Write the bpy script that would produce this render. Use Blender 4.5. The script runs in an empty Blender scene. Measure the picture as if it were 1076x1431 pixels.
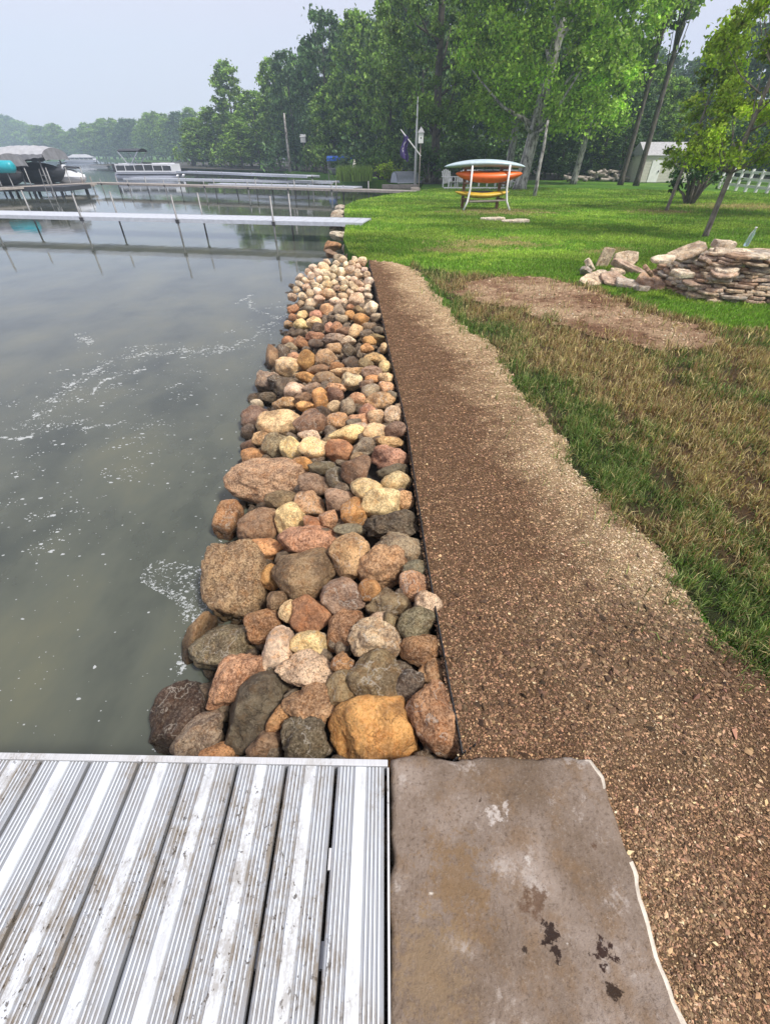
import bpy, math, random
import numpy as np
from mathutils import Vector, Matrix
from mathutils.geometry import tessellate_polygon
rng = np.random.default_rng(7); random.seed(7)
S = bpy.context.scene
COL = S.collection
R = math.radians
# ---------------------------------------------------------------- camera
CH, PITCH, F = 1.55, 39.8, 600.0
cd = bpy.data.cameras.new('camera'); cam = bpy.data.objects.new('camera', cd); COL.objects.link(cam)
cam.location = (0, 0, CH); cam.rotation_euler = (R(90-PITCH), 0, 0)
cd.sensor_fit = 'VERTICAL'; cd.sensor_height = 24; cd.lens = 24*F/1431; cd.clip_start = .02; cd.clip_end = 3000
S.camera = cam
# ---------------------------------------------------------------- world, sun, exposure
SUN_EL, SUN_AZ = 56, 125          # azimuth clockwise from +Y (the view direction)
w = bpy.data.worlds.new('World'); S.world = w; w.use_nodes = True
nt = w.node_tree; bg = nt.nodes['Background']
sky = nt.nodes.new('ShaderNodeTexSky'); sky.sky_type = 'NISHITA'; sky.sun_disc = False
sky.sun_elevation = R(SUN_EL); sky.sun_rotation = R(SUN_AZ); sky.air_density = 1.0; sky.dust_density = 4.0; sky.ozone_density = 1.5
hs = nt.nodes.new('ShaderNodeHueSaturation'); hs.inputs['Saturation'].default_value = .35
mx = nt.nodes.new('ShaderNodeMix'); mx.data_type = 'RGBA'; mx.inputs[0].default_value = .85
mx.inputs[7].default_value = (6.3, 6.0, 7.0, 1)
nt.links.new(sky.outputs[0], hs.inputs['Color']); nt.links.new(hs.outputs[0], mx.inputs[6])
nt.links.new(mx.outputs[2], bg.inputs['Color']); bg.inputs['Strength'].default_value = .108
sl = bpy.data.lights.new('sun', 'SUN'); sun = bpy.data.objects.new('sun', sl); COL.objects.link(sun)
sl.energy = 4.0; sl.angle = R(10); sl.color = (1, .95, .87)
sun.rotation_euler = (R(90-SUN_EL), 0, R(180-SUN_AZ))
sun.rotation_euler = Vector((-math.sin(R(SUN_AZ))*math.cos(R(SUN_EL)), -math.cos(R(SUN_AZ))*math.cos(R(SUN_EL)), -math.sin(R(SUN_EL)))).to_track_quat('-Z', 'Y').to_euler()
S.view_settings.view_transform = 'Standard'; S.view_settings.look = 'None'; S.view_settings.exposure = 0.4; S.view_settings.gamma = 1
S.cycles.volume_step_rate = 1; S.cycles.volume_bounces = 3; S.cycles.max_bounces = 8; S.cycles.transparent_max_bounces = 12
S.cycles.use_denoising = True

# ---------------------------------------------------------------- projection helpers (a photo point -> a real place)
CP, SP = math.cos(R(PITCH)), math.sin(R(PITCH))
def ray(px, py):
    a, b = (px-538)/F, (715.5-py)/F
    return Vector((a, CP+b*SP, -SP+b*CP))
def P(px, py, z=-.06):
    d = ray(px, py); t = (z-CH)/d.z
    return Vector((0, 0, CH))+d*t
def PY(px, py, Y):
    d = ray(px, py); return Vector((0, 0, CH))+d*(Y/d.y)
def depth(p): return p[1]*CP+(CH-p[2])*SP
def XatY(px, Y, z=0): return (px-538)/F*(Y*CP+(CH-z)*SP)
def ztop(py, Y): return PY(538, py, Y).z
GZ, WZ = -.06, -.5
# ---------------------------------------------------------------- materials
def s2l(c): return tuple(((x/255)/12.92 if x/255 < .04045 else ((x/255+.055)/1.055)**2.4) for x in c)
class NT:
    def __init__(s, name):
        s.m = bpy.data.materials.new(name); s.m.use_nodes = True; s.t = s.m.node_tree
        s.b = s.t.nodes['Principled BSDF']; s.out = s.t.nodes['Material Output']
    def n(s, typ, **kw):
        x = s.t.nodes.new('ShaderNode'+typ)
        for k, v in kw.items():
            if k[0] == 'i' and k[1:].isdigit(): x.inputs[int(k[1:])].default_value = v
            elif k in x.inputs: x.inputs[k].default_value = v
            else: setattr(x, k, v)
        return x
    def l(s, a, b): s.t.links.new(a, b)
    def coord(s, kind='Object', scale=(1, 1, 1)):
        tc = s.n('TexCoord'); mp = s.n('Mapping'); mp.inputs['Scale'].default_value = scale
        s.l(tc.outputs[kind], mp.inputs['Vector']); return mp.outputs[0]
    def noise(s, vec, scale, detail=4, rough=.6, w=None):
        x = s.n('TexNoise'); x.inputs['Scale'].default_value = scale; x.inputs['Detail'].default_value = detail; x.inputs['Roughness'].default_value = rough
        if w is not None: x.noise_dimensions = '4D'; s.l(w, x.inputs['W'])
        if vec is not None: s.l(vec, x.inputs['Vector'])
        return x.outputs['Fac']
    def ramp(s, fac, stops):
        r = s.n('ValToRGB'); e = r.color_ramp.elements
        while len(e) < len(stops): e.new(.5)
        for el, (p, c) in zip(e, stops):
            el.position = p; el.color = (*c, 1) if not isinstance(c, (int, float)) else (c, c, c, 1)
        s.l(fac, r.inputs[0]); return r.outputs[0]
    def mix(s, fac, a, b, mode='MIX'):
        x = s.n('Mix', data_type='RGBA', blend_type=mode)
        for v, i in ((fac, 0), (a, 6), (b, 7)):
            if isinstance(v, (int, float)): x.inputs[i].default_value = v if i == 0 else (v, v, v, 1)
            elif isinstance(v, tuple): x.inputs[i].default_value = (*v, 1)
            else: s.l(v, x.inputs[i])
        return x.outputs[2]
    def math(s, op, a, b=0.):
        x = s.n('Math', operation=op)
        for v, i in ((a, 0), (b, 1)):
            if isinstance(v, (int, float)): x.inputs[i].default_value = v
            else: s.l(v, x.inputs[i])
        return x.outputs[0]
    def bump(s, h, strength=.3, dist=.01, normal=None):
        x = s.n('Bump'); x.inputs['Strength'].default_value = strength; x.inputs['Distance'].default_value = dist
        s.l(h, x.inputs['Height'])
        if normal: s.l(normal, x.inputs['Normal'])
        return x.outputs[0]
    def set(s, col=None, rough=None, normal=None, metal=None, spec=None):
        for v, k in ((col, 'Base Color'), (rough, 'Roughness'), (metal, 'Metallic'), (spec, 'Specular IOR Level')):
            if v is None: continue
            if isinstance(v, (int, float)): s.b.inputs[k].default_value = v
            elif isinstance(v, tuple): s.b.inputs[k].default_value = (*v, 1)
            else: s.l(v, s.b.inputs[k])
        if normal: s.l(normal, s.b.inputs['Normal'])
        return s.m
M = {}
def simple(name, c, rough=.6, metal=0., vary=.25, scale=8, bump=.15):
    t = NT(name); v = t.coord(); n = t.noise(v, scale, 5)
    c2 = tuple(x*(1-vary) for x in c); c3 = tuple(min(1, x*(1+vary)) for x in c)
    M[name] = t.set(t.ramp(n, [(.3, c2), (.7, c3)]), rough, t.bump(t.noise(v, scale*6, 3), bump, .004), metal)
    return M[name]
simple('pole_metal', (.22, .22, .22), .5, .5)
simple('dock_metal', (.52, .55, .6), .45, .2, .12)
simple('dock_wood', (.3, .27, .24), .8)
simple('dark_metal', (.05, .05, .055), .5, .3)
simple('black_plastic', (.012, .012, .013), .55, 0, .3, 20, .4)
simple('white_paint', (.75, .75, .73), .5, 0, .1)
simple('wood_brown', (.2, .11, .06), .8)
simple('wood_grey', (.32, .28, .24), .8)
simple('canvas_grey', (.17, .175, .19), .85, 0, .25, 3)
simple('canvas_pale', (.33, .34, .36), .85, 0, .15, 3)
simple('teal_plastic', (.01, .3, .36), .4, 0, .15)
simple('blue_canvas', (.02, .1, .42), .7)
simple('charcoal', (.03, .033, .04), .6)
simple('boat_white', (.62, .64, .68), .35, 0, .08)
simple('boat_silver', (.42, .44, .5), .35, .4, .1)
simple('orange_plastic', (.72, .13, .015), .35, 0, .1)
simple('yellow_plastic', (.55, .36, .03), .45, 0, .2)
simple('kayak_pale', (.42, .52, .56), .4, 0, .1)
simple('purple_cloth', (.05, .03, .14), .8)
simple('shed_wall', (.55, .53, .46), .7, 0, .1)
simple('shed_roof', (.35, .35, .36), .8)
simple('rust_box', (.3, .1, .05), .8)
simple('twig_brown', (.1, .07, .05), .9)
def bark(name, c1, c2, sc):
    t = NT(name); v = t.coord(scale=(1, 1, .35)); n = t.noise(v, sc, 6, .7)
    M[name] = t.set(t.ramp(n, [(.38, c1), (.6, c2)]), .9, t.bump(n, .6, .03))
bark('bark_dark', (.035, .03, .025), (.13, .11, .09), 9)
bark('bark_birch', (.05, .045, .04), (.5, .48, .44), 7)
bark('bark_sapling', (.1, .08, .065), (.26, .22, .19), 14)
def leafmat(name, c, trans=.35):
    t = NT(name); at = t.n('Attribute'); at.attribute_name = 'Col'
    base = t.mix(1., c, at.outputs['Color'], 'MULTIPLY')
    t.set(base, .55, spec=.3)
    tr = t.n('BsdfTranslucent'); tr_c = t.mix(1., base, (1.1, 1.25, .5), 'MULTIPLY'); t.l(tr_c, tr.inputs['Color'])
    ms = t.n('MixShader'); ms.inputs[0].default_value = trans
    t.l(t.b.outputs[0], ms.inputs[1]); t.l(tr.outputs[0], ms.inputs[2]); t.l(ms.outputs[0], t.out.inputs['Surface'])
    M[name] = t.m
leafmat('leaf_mid', (.16, .26, .045), .2); leafmat('leaf_dark', (.065, .125, .038), .15); leafmat('leaf_bright', (.25, .34, .035), .4)
leafmat('leaf_blue', (.085, .15, .06)); leafmat('leaf_yellow_green', (.24, .38, .05), .25); leafmat('leaf_shrub', (.07, .13, .03)); leafmat('grass_blade', (1, 1, 1), .3)  # includes a lighter yellow-green leaf colour for the light-barked lawn trees
def stone_mat(name, speck=1.):
    t = NT(name); v = t.coord(); oi = t.n('ObjectInfo')
    wv = t.math('MULTIPLY', oi.outputs['Random'], 37.)
    big = t.noise(v, 9, 4, .65, wv); mid = t.noise(v, 22, 7, .78, wv); fine = t.noise(v, 95, 5, .85, wv); vf = t.noise(v, 260, 2, .7, wv)
    base = oi.outputs['Color']
    c = t.mix(t.ramp(big, [(.42, 0), (.58, 1)]), t.mix(1., base, (.62, .56, .52), 'MULTIPLY'), t.mix(1., base, (1.38, 1.34, 1.24), 'MULTIPLY'))
    c = t.mix(t.math('MULTIPLY', t.ramp(mid, [(.5, 0), (.6, 1)]), .6), c, t.mix(1., base, (1.0, .7, .42), 'MULTIPLY'))
    c = t.mix(t.math('MULTIPLY', t.ramp(mid, [(.38, 1), (.46, 0)]), .6), c, t.mix(1., base, (.42, .4, .4), 'MULTIPLY'))
    sp = oi.outputs['Alpha']
    c = t.mix(t.math('MULTIPLY', t.ramp(fine, [(.43, 1), (.49, 0)]), t.math('MULTIPLY', sp, .85)), c, t.mix(1., base, (.2, .17, .16), 'MULTIPLY'))
    c = t.mix(t.math('MULTIPLY', t.ramp(fine, [(.52, 0), (.6, 1)]), t.math('MULTIPLY', sp, .7)), c, t.mix(.5, t.mix(1., base, (1.8, 1.7, 1.5), 'MULTIPLY'), (.58, .52, .42)))
    vn = t.math('ABSOLUTE', t.math('SUBTRACT', t.noise(v, 8, 4, .55, t.math('ADD', wv, 5.)), .5)); vm_ = t.ramp(vn, [(0, 1), (.012, 0)])
    gt = t.math('GREATER_THAN', oi.outputs['Random'], .72); vc = t.mix(gt, t.mix(1., base, (.25, .2, .17), 'MULTIPLY'), (.62, .56, .47)); c = t.mix(t.math('MULTIPLY', vm_, .6), c, vc)
    # wet band at the waterline
    g = t.n('NewGeometry'); sx = t.n('SeparateXYZ'); t.l(g.outputs['Position'], sx.inputs[0])
    z = t.math('ADD', sx.outputs['Z'], t.math('MULTIPLY', mid, .06))
    wet = t.math('SMOOTH_MIN', 1., 1.); mr = t.n('MapRange'); t.l(z, mr.inputs[0]); mr.inputs[1].default_value = -.41; mr.inputs[2].default_value = -.31; mr.inputs[3].default_value = 1; mr.inputs[4].default_value = 0
    c = t.mix(mr.outputs[0], c, t.mix(1., c, (.3, .29, .26), 'MULTIPLY'))
    ro = t.n('MapRange'); t.l(mr.outputs[0], ro.inputs[0]); ro.inputs[3].default_value = .72; ro.inputs[4].default_value = .25
    h = t.math('ADD', t.math('MULTIPLY', mid, 1.), t.math('MULTIPLY', fine, .45)); h = t.math('ADD', h, t.math('MULTIPLY', vf, .15)); h = t.math('SUBTRACT', h, t.math('MULTIPLY', vm_, .12)); h = t.math('ADD', h, t.math('MULTIPLY', big, 1.2))
    M[name] = t.set(c, ro.outputs[0], t.bump(h, 1., .028), spec=.35)
stone_mat('stone')
# aluminium plank: mud smears and scratches on pale ribbed metal
def plank_mat(name, c, dirt):
    t = NT(name); v = t.coord('Object', (1, .5, 1)); v2 = t.coord('Object', (1, .75, 1))
    m1 = t.noise(v2, 2.6, 4, .6); m2 = t.noise(v, 26, 6, .8); m3 = t.noise(v2, 60, 4, .7); sc = t.noise(t.coord('Object', (1, .03, 1)), 240, 2, .5)
    col = t.mix(t.ramp(sc, [(.35, 0), (.65, 1)]), tuple(x*.84 for x in c), c)
    area = t.ramp(m1, [(.42, .12), (.56, 1)])
    film = t.math('MULTIPLY', area, t.ramp(m2, [(.42, 0), (.58, 1)]))
    col = t.mix(t.math('MULTIPLY', film, dirt), col, (.2, .165, .125))
    crumb = t.math('MULTIPLY', t.ramp(m3, [(.6, 0), (.63, 1)]), t.ramp(m1, [(.46, .0), (.58, 1)]))
    col = t.mix(t.math('MULTIPLY', crumb, .85), col, (.06, .045, .03))
    M[name] = t.set(col, t.ramp(film, [(0, .36), (1, .8)]), t.bump(m2, .12, .002), .25)
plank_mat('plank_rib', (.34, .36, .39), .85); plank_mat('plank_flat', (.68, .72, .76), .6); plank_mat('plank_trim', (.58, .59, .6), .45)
# dressed stone slab
t = NT('slab'); v = t.coord(); big = t.noise(v, 2.6, 5, .65); mid = t.noise(v, 9, 7, .7); fine = t.noise(v, 90, 5, .75)
c = t.ramp(big, [(.38, (.15, .108, .076)), (.5, (.21, .162, .127)), (.62, (.29, .235, .195))])
c = t.mix(t.ramp(mid, [(.5, 0), (.62, .55)]), c, (.19, .12, .065))
c = t.mix(t.ramp(fine, [(.38, .6), (.45, 0)]), c, (.1, .07, .05))
c = t.mix(t.ramp(fine, [(.56, 0), (.66, .3)]), c, (.38, .33, .28))
c = t.mix(t.ramp(t.noise(v, 5.5, 8, .75), [(.57, 0), (.63, .6)]), c, (.42, .37, .33))
sp = t.noise(v, 7.5, 6, .8); c = t.mix(t.ramp(sp, [(.31, 1), (.345, 0)]), c, (.03, .015, .01))
def stain(c, px, py, rad, thr, colr, st=.9):
    q = P(px, py, -.015); vm = t.n('VectorMath', operation='DISTANCE'); t.l(v, vm.inputs[0]); vm.inputs[1].default_value = (q.x, q.y, -.015)
    dm = t.n('MapRange'); t.l(vm.outputs['Value'], dm.inputs[0]); dm.inputs[1].default_value = 0; dm.inputs[2].default_value = rad; dm.inputs[3].default_value = .16; dm.inputs[4].default_value = -.4; dm.inputs[2].default_value = rad*1.6
    nz = t.math('ADD', t.noise(v, 38, 6, .75), dm.outputs[0]); return t.mix(t.ramp(nz, [(thr-.05 if colr[0] < .05 else thr-.02, 0), (thr+.0 if colr[0] < .05 else thr+.07, st)]), c, colr)
for a_ in [(640, 1230, .22, .52, (.2, .125, .06), .6), (600, 1350, .2, .5, (.24, .17, .1), .6), (690, 1140, .07, .55, (.5, .45, .41), .8), (705, 1125, .05, .53, (.5, .45, .41), .7), (735, 1200, .03, .53, (.5, .46, .42), .8), (745, 1262, .08, .52, (.11, .065, .04), .85), (770, 1305, .045, .52, (.025, .015, .012), .95), (775, 1330, .03, .5, (.025, .015, .012), .95), (845, 1330, .05, .54, (.03, .015, .012), .95), (858, 1385, .035, .52, (.03, .018, .012), .95), (845, 1322, .022, .54, (.6, .55, .5), .8), (793, 1318, .012, .52, (.7, .68, .62), .9), (733, 1327, .01, .5, (.03, .02, .015), .9), (602, 1248, .014, .5, (.6, .55, .48), .9), (620, 1080, .05, .56, (.1, .07, .05), .7), (830, 1180, .02, .52, (.09, .05, .03), .8)]: c = stain(c, *a_)
M['slab'] = t.set(c, .82, t.bump(t.math('ADD', mid, t.math('MULTIPLY', fine, .4)), 1., .016), spec=.12)
simple('slab_edge', (.5, .45, .38), .8, 0, .35, 30, .8)
# soil / lawn / dry grass sheets: base colour from a per-vertex soil-type field
def ground_mat(name, sc, bs):
    t = NT(name); v = t.coord(); at = t.n('Attribute'); at.attribute_name = 'Col'
    n1 = t.noise(v, sc, 6, .75); n2 = t.noise(v, sc*4, 4, .8)
    c = t.mix(t.ramp(n1, [(.3, 0), (.7, 1)]), t.mix(1., at.outputs['Color'], (.5, .46, .42), 'MULTIPLY'), t.mix(1., at.outputs['Color'], (1.45, 1.45, 1.4), 'MULTIPLY'))
    M[name] = t.set(c, .92, t.bump(t.math('ADD', n1, n2), 1., bs), spec=.2)
ground_mat('soil', 45, .02); ground_mat('turf', 30, .03)
t = NT('lawn'); v = t.coord(); n0 = t.noise(v, .25, 4, .6); n1 = t.noise(v, 1.4, 5, .7); n2 = t.noise(v, 22, 5, .8)
c = t.ramp(n0, [(.35, (.07, .17, .018)), (.5, (.11, .25, .024)), (.62, (.18, .31, .04))])
c = t.mix(t.ramp(n1, [(.35, .55), (.6, 0)]), c, (.045, .11, .014)); c = t.mix(t.ramp(n2, [(.35, .6), (.62, 0)]), c, (.03, .08, .008))
c = t.mix(t.ramp(t.noise(v, .5, 3, .5), [(.66, 0), (.74, .6)]), c, (.24, .2, .08))
M['lawn'] = t.set(c, .9, t.bump(n2, 1., .05), spec=.15)
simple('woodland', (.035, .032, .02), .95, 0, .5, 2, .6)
t = NT('bed'); v = t.coord(); c = t.ramp(t.noise(v, 1.3, 5, .6), [(.35, (.05, .045, .03)), (.5, (.13, .12, .07)), (.68, (.25, .22, .12))]); M['bed'] = t.set(c, .9)
# lake water: fresnel gloss over half-clear silt-laden water
t = NT('water'); v = t.coord('Object')
nb = t.noise(t.coord('Object', (1, .6, 1)), 3.5, 3, .5); nf = t.noise(v, 16, 3, .5)
bmp = t.bump(t.math('ADD', nb, t.math('MULTIPLY', nf, .15)), .1, .02)
fr = t.n('Fresnel'); fr.inputs['IOR'].default_value = 1.38; t.l(bmp, fr.inputs['Normal'])
gl = t.n('BsdfGlossy'); gl.inputs['Roughness'].default_value = .035; t.l(bmp, gl.inputs['Normal']); gl.inputs['Color'].default_value = (.95, .97, 1, 1)
df = t.n('BsdfDiffuse'); silt = t.noise(t.coord('Object', (.8, .5, 1)), 1.6, 5, .6)
t.l(t.ramp(silt, [(.34, (.06, .07, .058)), (.5, (.095, .105, .082)), (.7, (.128, .132, .09))]), df.inputs['Color'])
tr = t.n('BsdfTransparent'); tr.inputs['Color'].default_value = (.7, .75, .62, 1)
m1 = t.n('MixShader'); m1.inputs[0].default_value = .8; t.l(tr.outputs[0], m1.inputs[1]); t.l(df.outputs[0], m1.inputs[2])
m2 = t.n('MixShader'); t.l(fr.outputs[0], m2.inputs[0]); t.l(m1.outputs[0], m2.inputs[1]); t.l(gl.outputs[0], m2.inputs[2]); t.l(m2.outputs[0], t.out.inputs['Surface'])
M['water'] = t.m
simple('foam', (.34, .36, .36), .6, 0, .2, 40)
t = NT('bottle'); t.b.inputs['Transmission Weight'].default_value = .85; t.set((.65, .85, .88), .12); M['bottle'] = t.m
# ---------------------------------------------------------------- object helpers
def tag(o, label=None, cat=None, group=None, kind=None):
    if label: o['label'] = label
    if cat: o['category'] = cat
    if group: o['group'] = group
    if kind: o['kind'] = kind
    return o
def link(name, me, mat, parent=None):
    o = bpy.data.objects.new(name, me); COL.objects.link(o)
    mats = mat if isinstance(mat, (list, tuple)) else [mat]
    if not me.materials:
        for m in mats: me.materials.append(M[m])
    if parent: o.parent = parent
    return o
def npmesh(name, V, Fq, cols=None, smooth=False):
    V = np.asarray(V, np.float32); Fq = np.asarray(Fq, np.int32); k = Fq.shape[1]
    me = bpy.data.meshes.new(name); me.vertices.add(len(V)); me.vertices.foreach_set('co', V.ravel())
    me.loops.add(Fq.size); me.loops.foreach_set('vertex_index', Fq.ravel())
    me.polygons.add(len(Fq)); me.polygons.foreach_set('loop_start', np.arange(0, Fq.size, k, dtype=np.int32)); me.polygons.foreach_set('loop_total', np.full(len(Fq), k, np.int32))
    me.polygons.foreach_set('use_smooth', np.full(len(Fq), smooth)); me.update(calc_edges=True)
    if cols is not None:
        a = me.color_attributes.new('Col', 'FLOAT_COLOR', 'POINT'); c = np.ones((len(V), 4), np.float32); c[:, :3] = cols; a.data.foreach_set('color', c.ravel())
    return me
class MB:
    def __init__(s): s.v = []; s.f = []; s.mi = []
    def add(s, vs, fs, mi=0):
        o = len(s.v); s.v += [tuple(x) for x in vs]; s.f += [tuple(i+o for i in f) for f in fs]; s.mi += [mi]*len(fs); return s
    def box(s, c, d, rz=0, mi=0, rot=None):
        m = rot if rot else Matrix.Rotation(rz, 3, 'Z'); c = Vector(c)
        vs = [c+m@Vector((x*d[0]/2, y*d[1]/2, z*d[2]/2)) for x in (-1, 1) for y in (-1, 1) for z in (-1, 1)]
        return s.add(vs, [(0, 1, 3, 2), (4, 6, 7, 5), (0, 4, 5, 1), (2, 3, 7, 6), (0, 2, 6, 4), (1, 5, 7, 3)], mi)
    def bar(s, a, b, wd, h, mi=0):
        a, b = Vector(a), Vector(b); d = b-a; q = d.to_track_quat('X', 'Z').to_matrix()
        return s.box((a+b)/2, (d.length, wd, h), rot=q, mi=mi)
    def tube(s, pts, r, n=8, mi=0, cap=True):
        pts = [Vector(p) for p in pts]; rs = r if isinstance(r, (list, tuple)) else [r]*len(pts); rings = []; vs = []
        for i, p in enumerate(pts):
            d = (pts[min(i+1, len(pts)-1)]-pts[max(i-1, 0)]).normalized(); u = d.cross(Vector((0, 1, .01)) if abs(d.y) < .9 else Vector((1, 0, 0))).normalized(); w_ = d.cross(u)
            for k in range(n):
                a = 2*math.pi*k/n; vs.append(p+(u*math.cos(a)+w_*math.sin(a))*rs[i])
        fs = [(i*n+k, i*n+(k+1) % n, (i+1)*n+(k+1) % n, (i+1)*n+k) for i in range(len(pts)-1) for k in range(n)]
        if cap: fs += [tuple(range(n))[::-1], tuple((len(pts)-1)*n+k for k in range(n))]
        return s.add(vs, fs, mi)
    def grid(s, fn, nu, nv, mi=0, close=False):
        vs = [fn(i/nu, j/nv) for i in range(nu+1) for j in range(nv+1)]
        return s.add(vs, [(i*(nv+1)+j, (i+1)*(nv+1)+j, (i+1)*(nv+1)+j+1, i*(nv+1)+j+1) for i in range(nu) for j in range(nv)], mi)
    def build(s, name, mat, parent=None, smooth=False, origin=None, bevel=0):
        me = bpy.data.meshes.new(name); o_ = Vector(origin) if origin else Vector((0, 0, 0))
        me.from_pydata([tuple(Vector(v)-o_) for v in s.v], [], s.f); me.update()
        o = link(name, me, mat, parent); o.location = o_
        for p, mi in zip(me.polygons, s.mi): p.material_index = mi; p.use_smooth = smooth
        if bevel:
            b = o.modifiers.new('bevel', 'BEVEL'); b.width = bevel; b.segments = 2; b.limit_method = 'ANGLE'
        return o
def empty(name, loc, label, cat, group=None, rz=0):
    o = bpy.data.objects.new(name, None); COL.objects.link(o); o.location = loc; o.rotation_euler.z = rz; o.empty_display_size = .1
    return tag(o, label, cat, group)
def copy_thing(o, loc, rz=0, sc=(1, 1, 1), label=None, group=None):
    c = o.copy(); COL.objects.link(c); c.location = loc; c.rotation_euler = (0, 0, rz); c.scale = sc
    if label: c['label'] = label
    if group: c['group'] = group
    for ch in list(o.children):
        d = ch.copy(); COL.objects.link(d); d.parent = c
        for g in list(ch.children):
            e = g.copy(); COL.objects.link(e); e.parent = d
    return c
def sheet(name, pts, z, mat, skirt=None):
    pts = [Vector((p[0], p[1], z)) for p in pts]; tris = tessellate_polygon([pts]); mb = MB()
    mb.add(pts, [tuple(t_) if (pts[t_[1]]-pts[t_[0]]).cross(pts[t_[2]]-pts[t_[0]]).z > 0 else tuple(t_)[::-1] for t_ in tris])
    if skirt:
        n = len(pts)
        for i in range(n):
            a, b = pts[i], pts[(i+1) % n]; mb.add([a, b, (b.x, b.y, skirt), (a.x, a.y, skirt)], [(0, 3, 2, 1)])
    return tag(mb.build(name, mat), kind='structure')
def inpoly(X, Y, poly):
    c = np.zeros(np.shape(X), bool); n = len(poly)
    for i in range(n):
        x1, y1 = poly[i][0], poly[i][1]; x2, y2 = poly[(i+1) % n][0], poly[(i+1) % n][1]
        m = ((y1 > Y) != (y2 > Y)) & (X < (x2-x1)*(Y-y1)/((y2-y1) if y2 != y1 else 1e-9)+x1); c ^= m
    return c
class NZ:   # smooth value noise from random plane waves, 2D or 3D
    def __init__(s, f0, octs=4, per=6, dim=2, gain=.6, seed=0):
        g = np.random.default_rng(seed); s.k = []; a = 1.
        for o in range(octs):
            for _ in range(per):
                d = g.normal(size=dim); d /= np.linalg.norm(d); s.k.append((d*f0*2**o*g.uniform(.7, 1.3)*2*math.pi, g.uniform(0, 6.28), a))
            a *= gain
        s.n = math.sqrt(sum(x[2]**2 for x in s.k)/2)
    def __call__(s, p):
        r = 0
        for d, ph, a in s.k: r = r+a*np.sin(p@d+ph)
        return r/s.n       # about unit variance
def in_view(X, Y, Z, mg=60):
    d = Y*CP+(CH-Z)*SP; px = 538+F*X/d; up = (Y*SP-(CH-Z)*CP)/d; py = 715.5-F*up
    return (d > .05) & (px > -mg) & (px < 1076+mg) & (py > -mg) & (py < 1431+mg)
def topx(X, Y, Z):
    d = Y*CP+(CH-Z)*SP; return 538+F*X/d, 715.5-F*(Y*SP-(CH-Z)*CP)/d
# ================================================================ THE SETTING
edge_px = [(650, 1056), (625, 925), (602, 800), (571, 600), (545, 490), (531, 425), (516, 364)]
edge = [P(x, y, -.05) for x, y in edge_px]
near_shore = [P(x, y, GZ) for x, y in [(488, 352), (480, 335), (484, 312), (481, 296), (483, 288), (500, 281), (545, 273), (585, 267.5)]]
bay_shore = [P(x, y, WZ) for x, y in [(592, 265), (560, 263.5), (515, 262), (480, 258), (455, 250), (380, 243.5), (290, 239), (268, 235), (235, 229), (130, 224)]]
edge2 = [Vector((edge[0].x+.03, .45, 0)), Vector((edge[0].x+.05, -.1, 0)), Vector((.3, -4, 0))][::-1]
land = [(p.x, p.y) for p in edge2]+[(p.x, p.y) for p in edge]+[(p.x, p.y) for p in near_shore+bay_shore]+[(-900, 300), (-900, 900), (900, 900), (900, -4)]
sheet('lawn', land, GZ-.012, 'lawn', skirt=-1.3)
sheet('lakebed', [(-900, -60), (900, -60), (900, 900), (-900, 900)], -1.25, 'bed')
sheet('lake_water', [(-900, -60), (.9, -60), (.9, 16), (8, 40), (8, 900), (-900, 900)], WZ, 'water')
wf = [(592, 257.5), (640, 257), (740, 252), (1010, 249), (1090, 250)]
woods = [P(x, y, GZ) for x, y in wf]
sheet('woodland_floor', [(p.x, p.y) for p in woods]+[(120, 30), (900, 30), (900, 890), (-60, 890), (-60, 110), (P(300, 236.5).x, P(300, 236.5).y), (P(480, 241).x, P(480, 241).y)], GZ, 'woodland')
# path (damp brown crushed stone turning dry and pale to the right)
pr_px = [(516, 364), (560, 369), (590, 384), (612, 415), (640, 450), (690, 488), (735, 560), (790, 615), (800, 655), (870, 720), (925, 775), (960, 835), (1000, 890), (1076, 950), (1150, 990), (1300, 1050)]
pr = [P(x, y, GZ) for x, y in pr_px]
nzw = NZ(1.2, 3, 5, 2, .6, 3)
def densify(pts, step, amp):
    out = []
    for a, b in zip(pts[:-1], pts[1:]):
        n = max(1, int((b-a).length/step))
        for i in range(n):
            p = a.lerp(b, i/n); k = min(1, p.y*.15+.1)*amp*float(nzw(np.array([[p.x*3, p.y*3]]))[0]); out.append(Vector((p.x+k, p.y+k*.3, p.z)))
    return out+[pts[-1]]
prd = densify(pr, .12, .03)
path_poly = [(p.x-.025, p.y) for p in edge2]+[(p.x-.025, p.y) for p in edge]+[(p.x, p.y) for p in prd]+[(5.5, .2), (5.5, -4)]
patch = densify([P(x, y, GZ) for x, y in [(640, 397), (700, 388), (760, 388), (820, 402), (880, 430), (960, 452), (1015, 476), (990, 488), (930, 492), (870, 482), (800, 462), (735, 440), (680, 425), (640, 412), (640, 397)]], .12, .08)
patch_poly = [(p.x, p.y) for p in patch]
dry = [P(x, y, GZ) for x, y in [(560, 369), (640, 385), (700, 386), (820, 398), (900, 428), (1015, 462), (1090, 462), (1500, 500), (1900, 900), (1500, 1100), (1300, 1050), (1076, 960), (960, 840), (800, 660), (690, 490), (600, 390)]]
dry_poly = [(p.x, p.y) for p in dry]
ex = np.array([p.x for p in edge]); ey = np.array([p.y for p in edge]); eo = np.argsort(ey)
qx = np.array([p.x for p in pr]); qy = np.array([p.y for p in pr]); qo = np.argsort(qy)
nA = NZ(.8, 4, 6, 2, .65, 11); nB = NZ(6, 3, 6, 2, .7, 12); nC = NZ(.5, 3, 6, 2, .6, 13)
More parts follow.
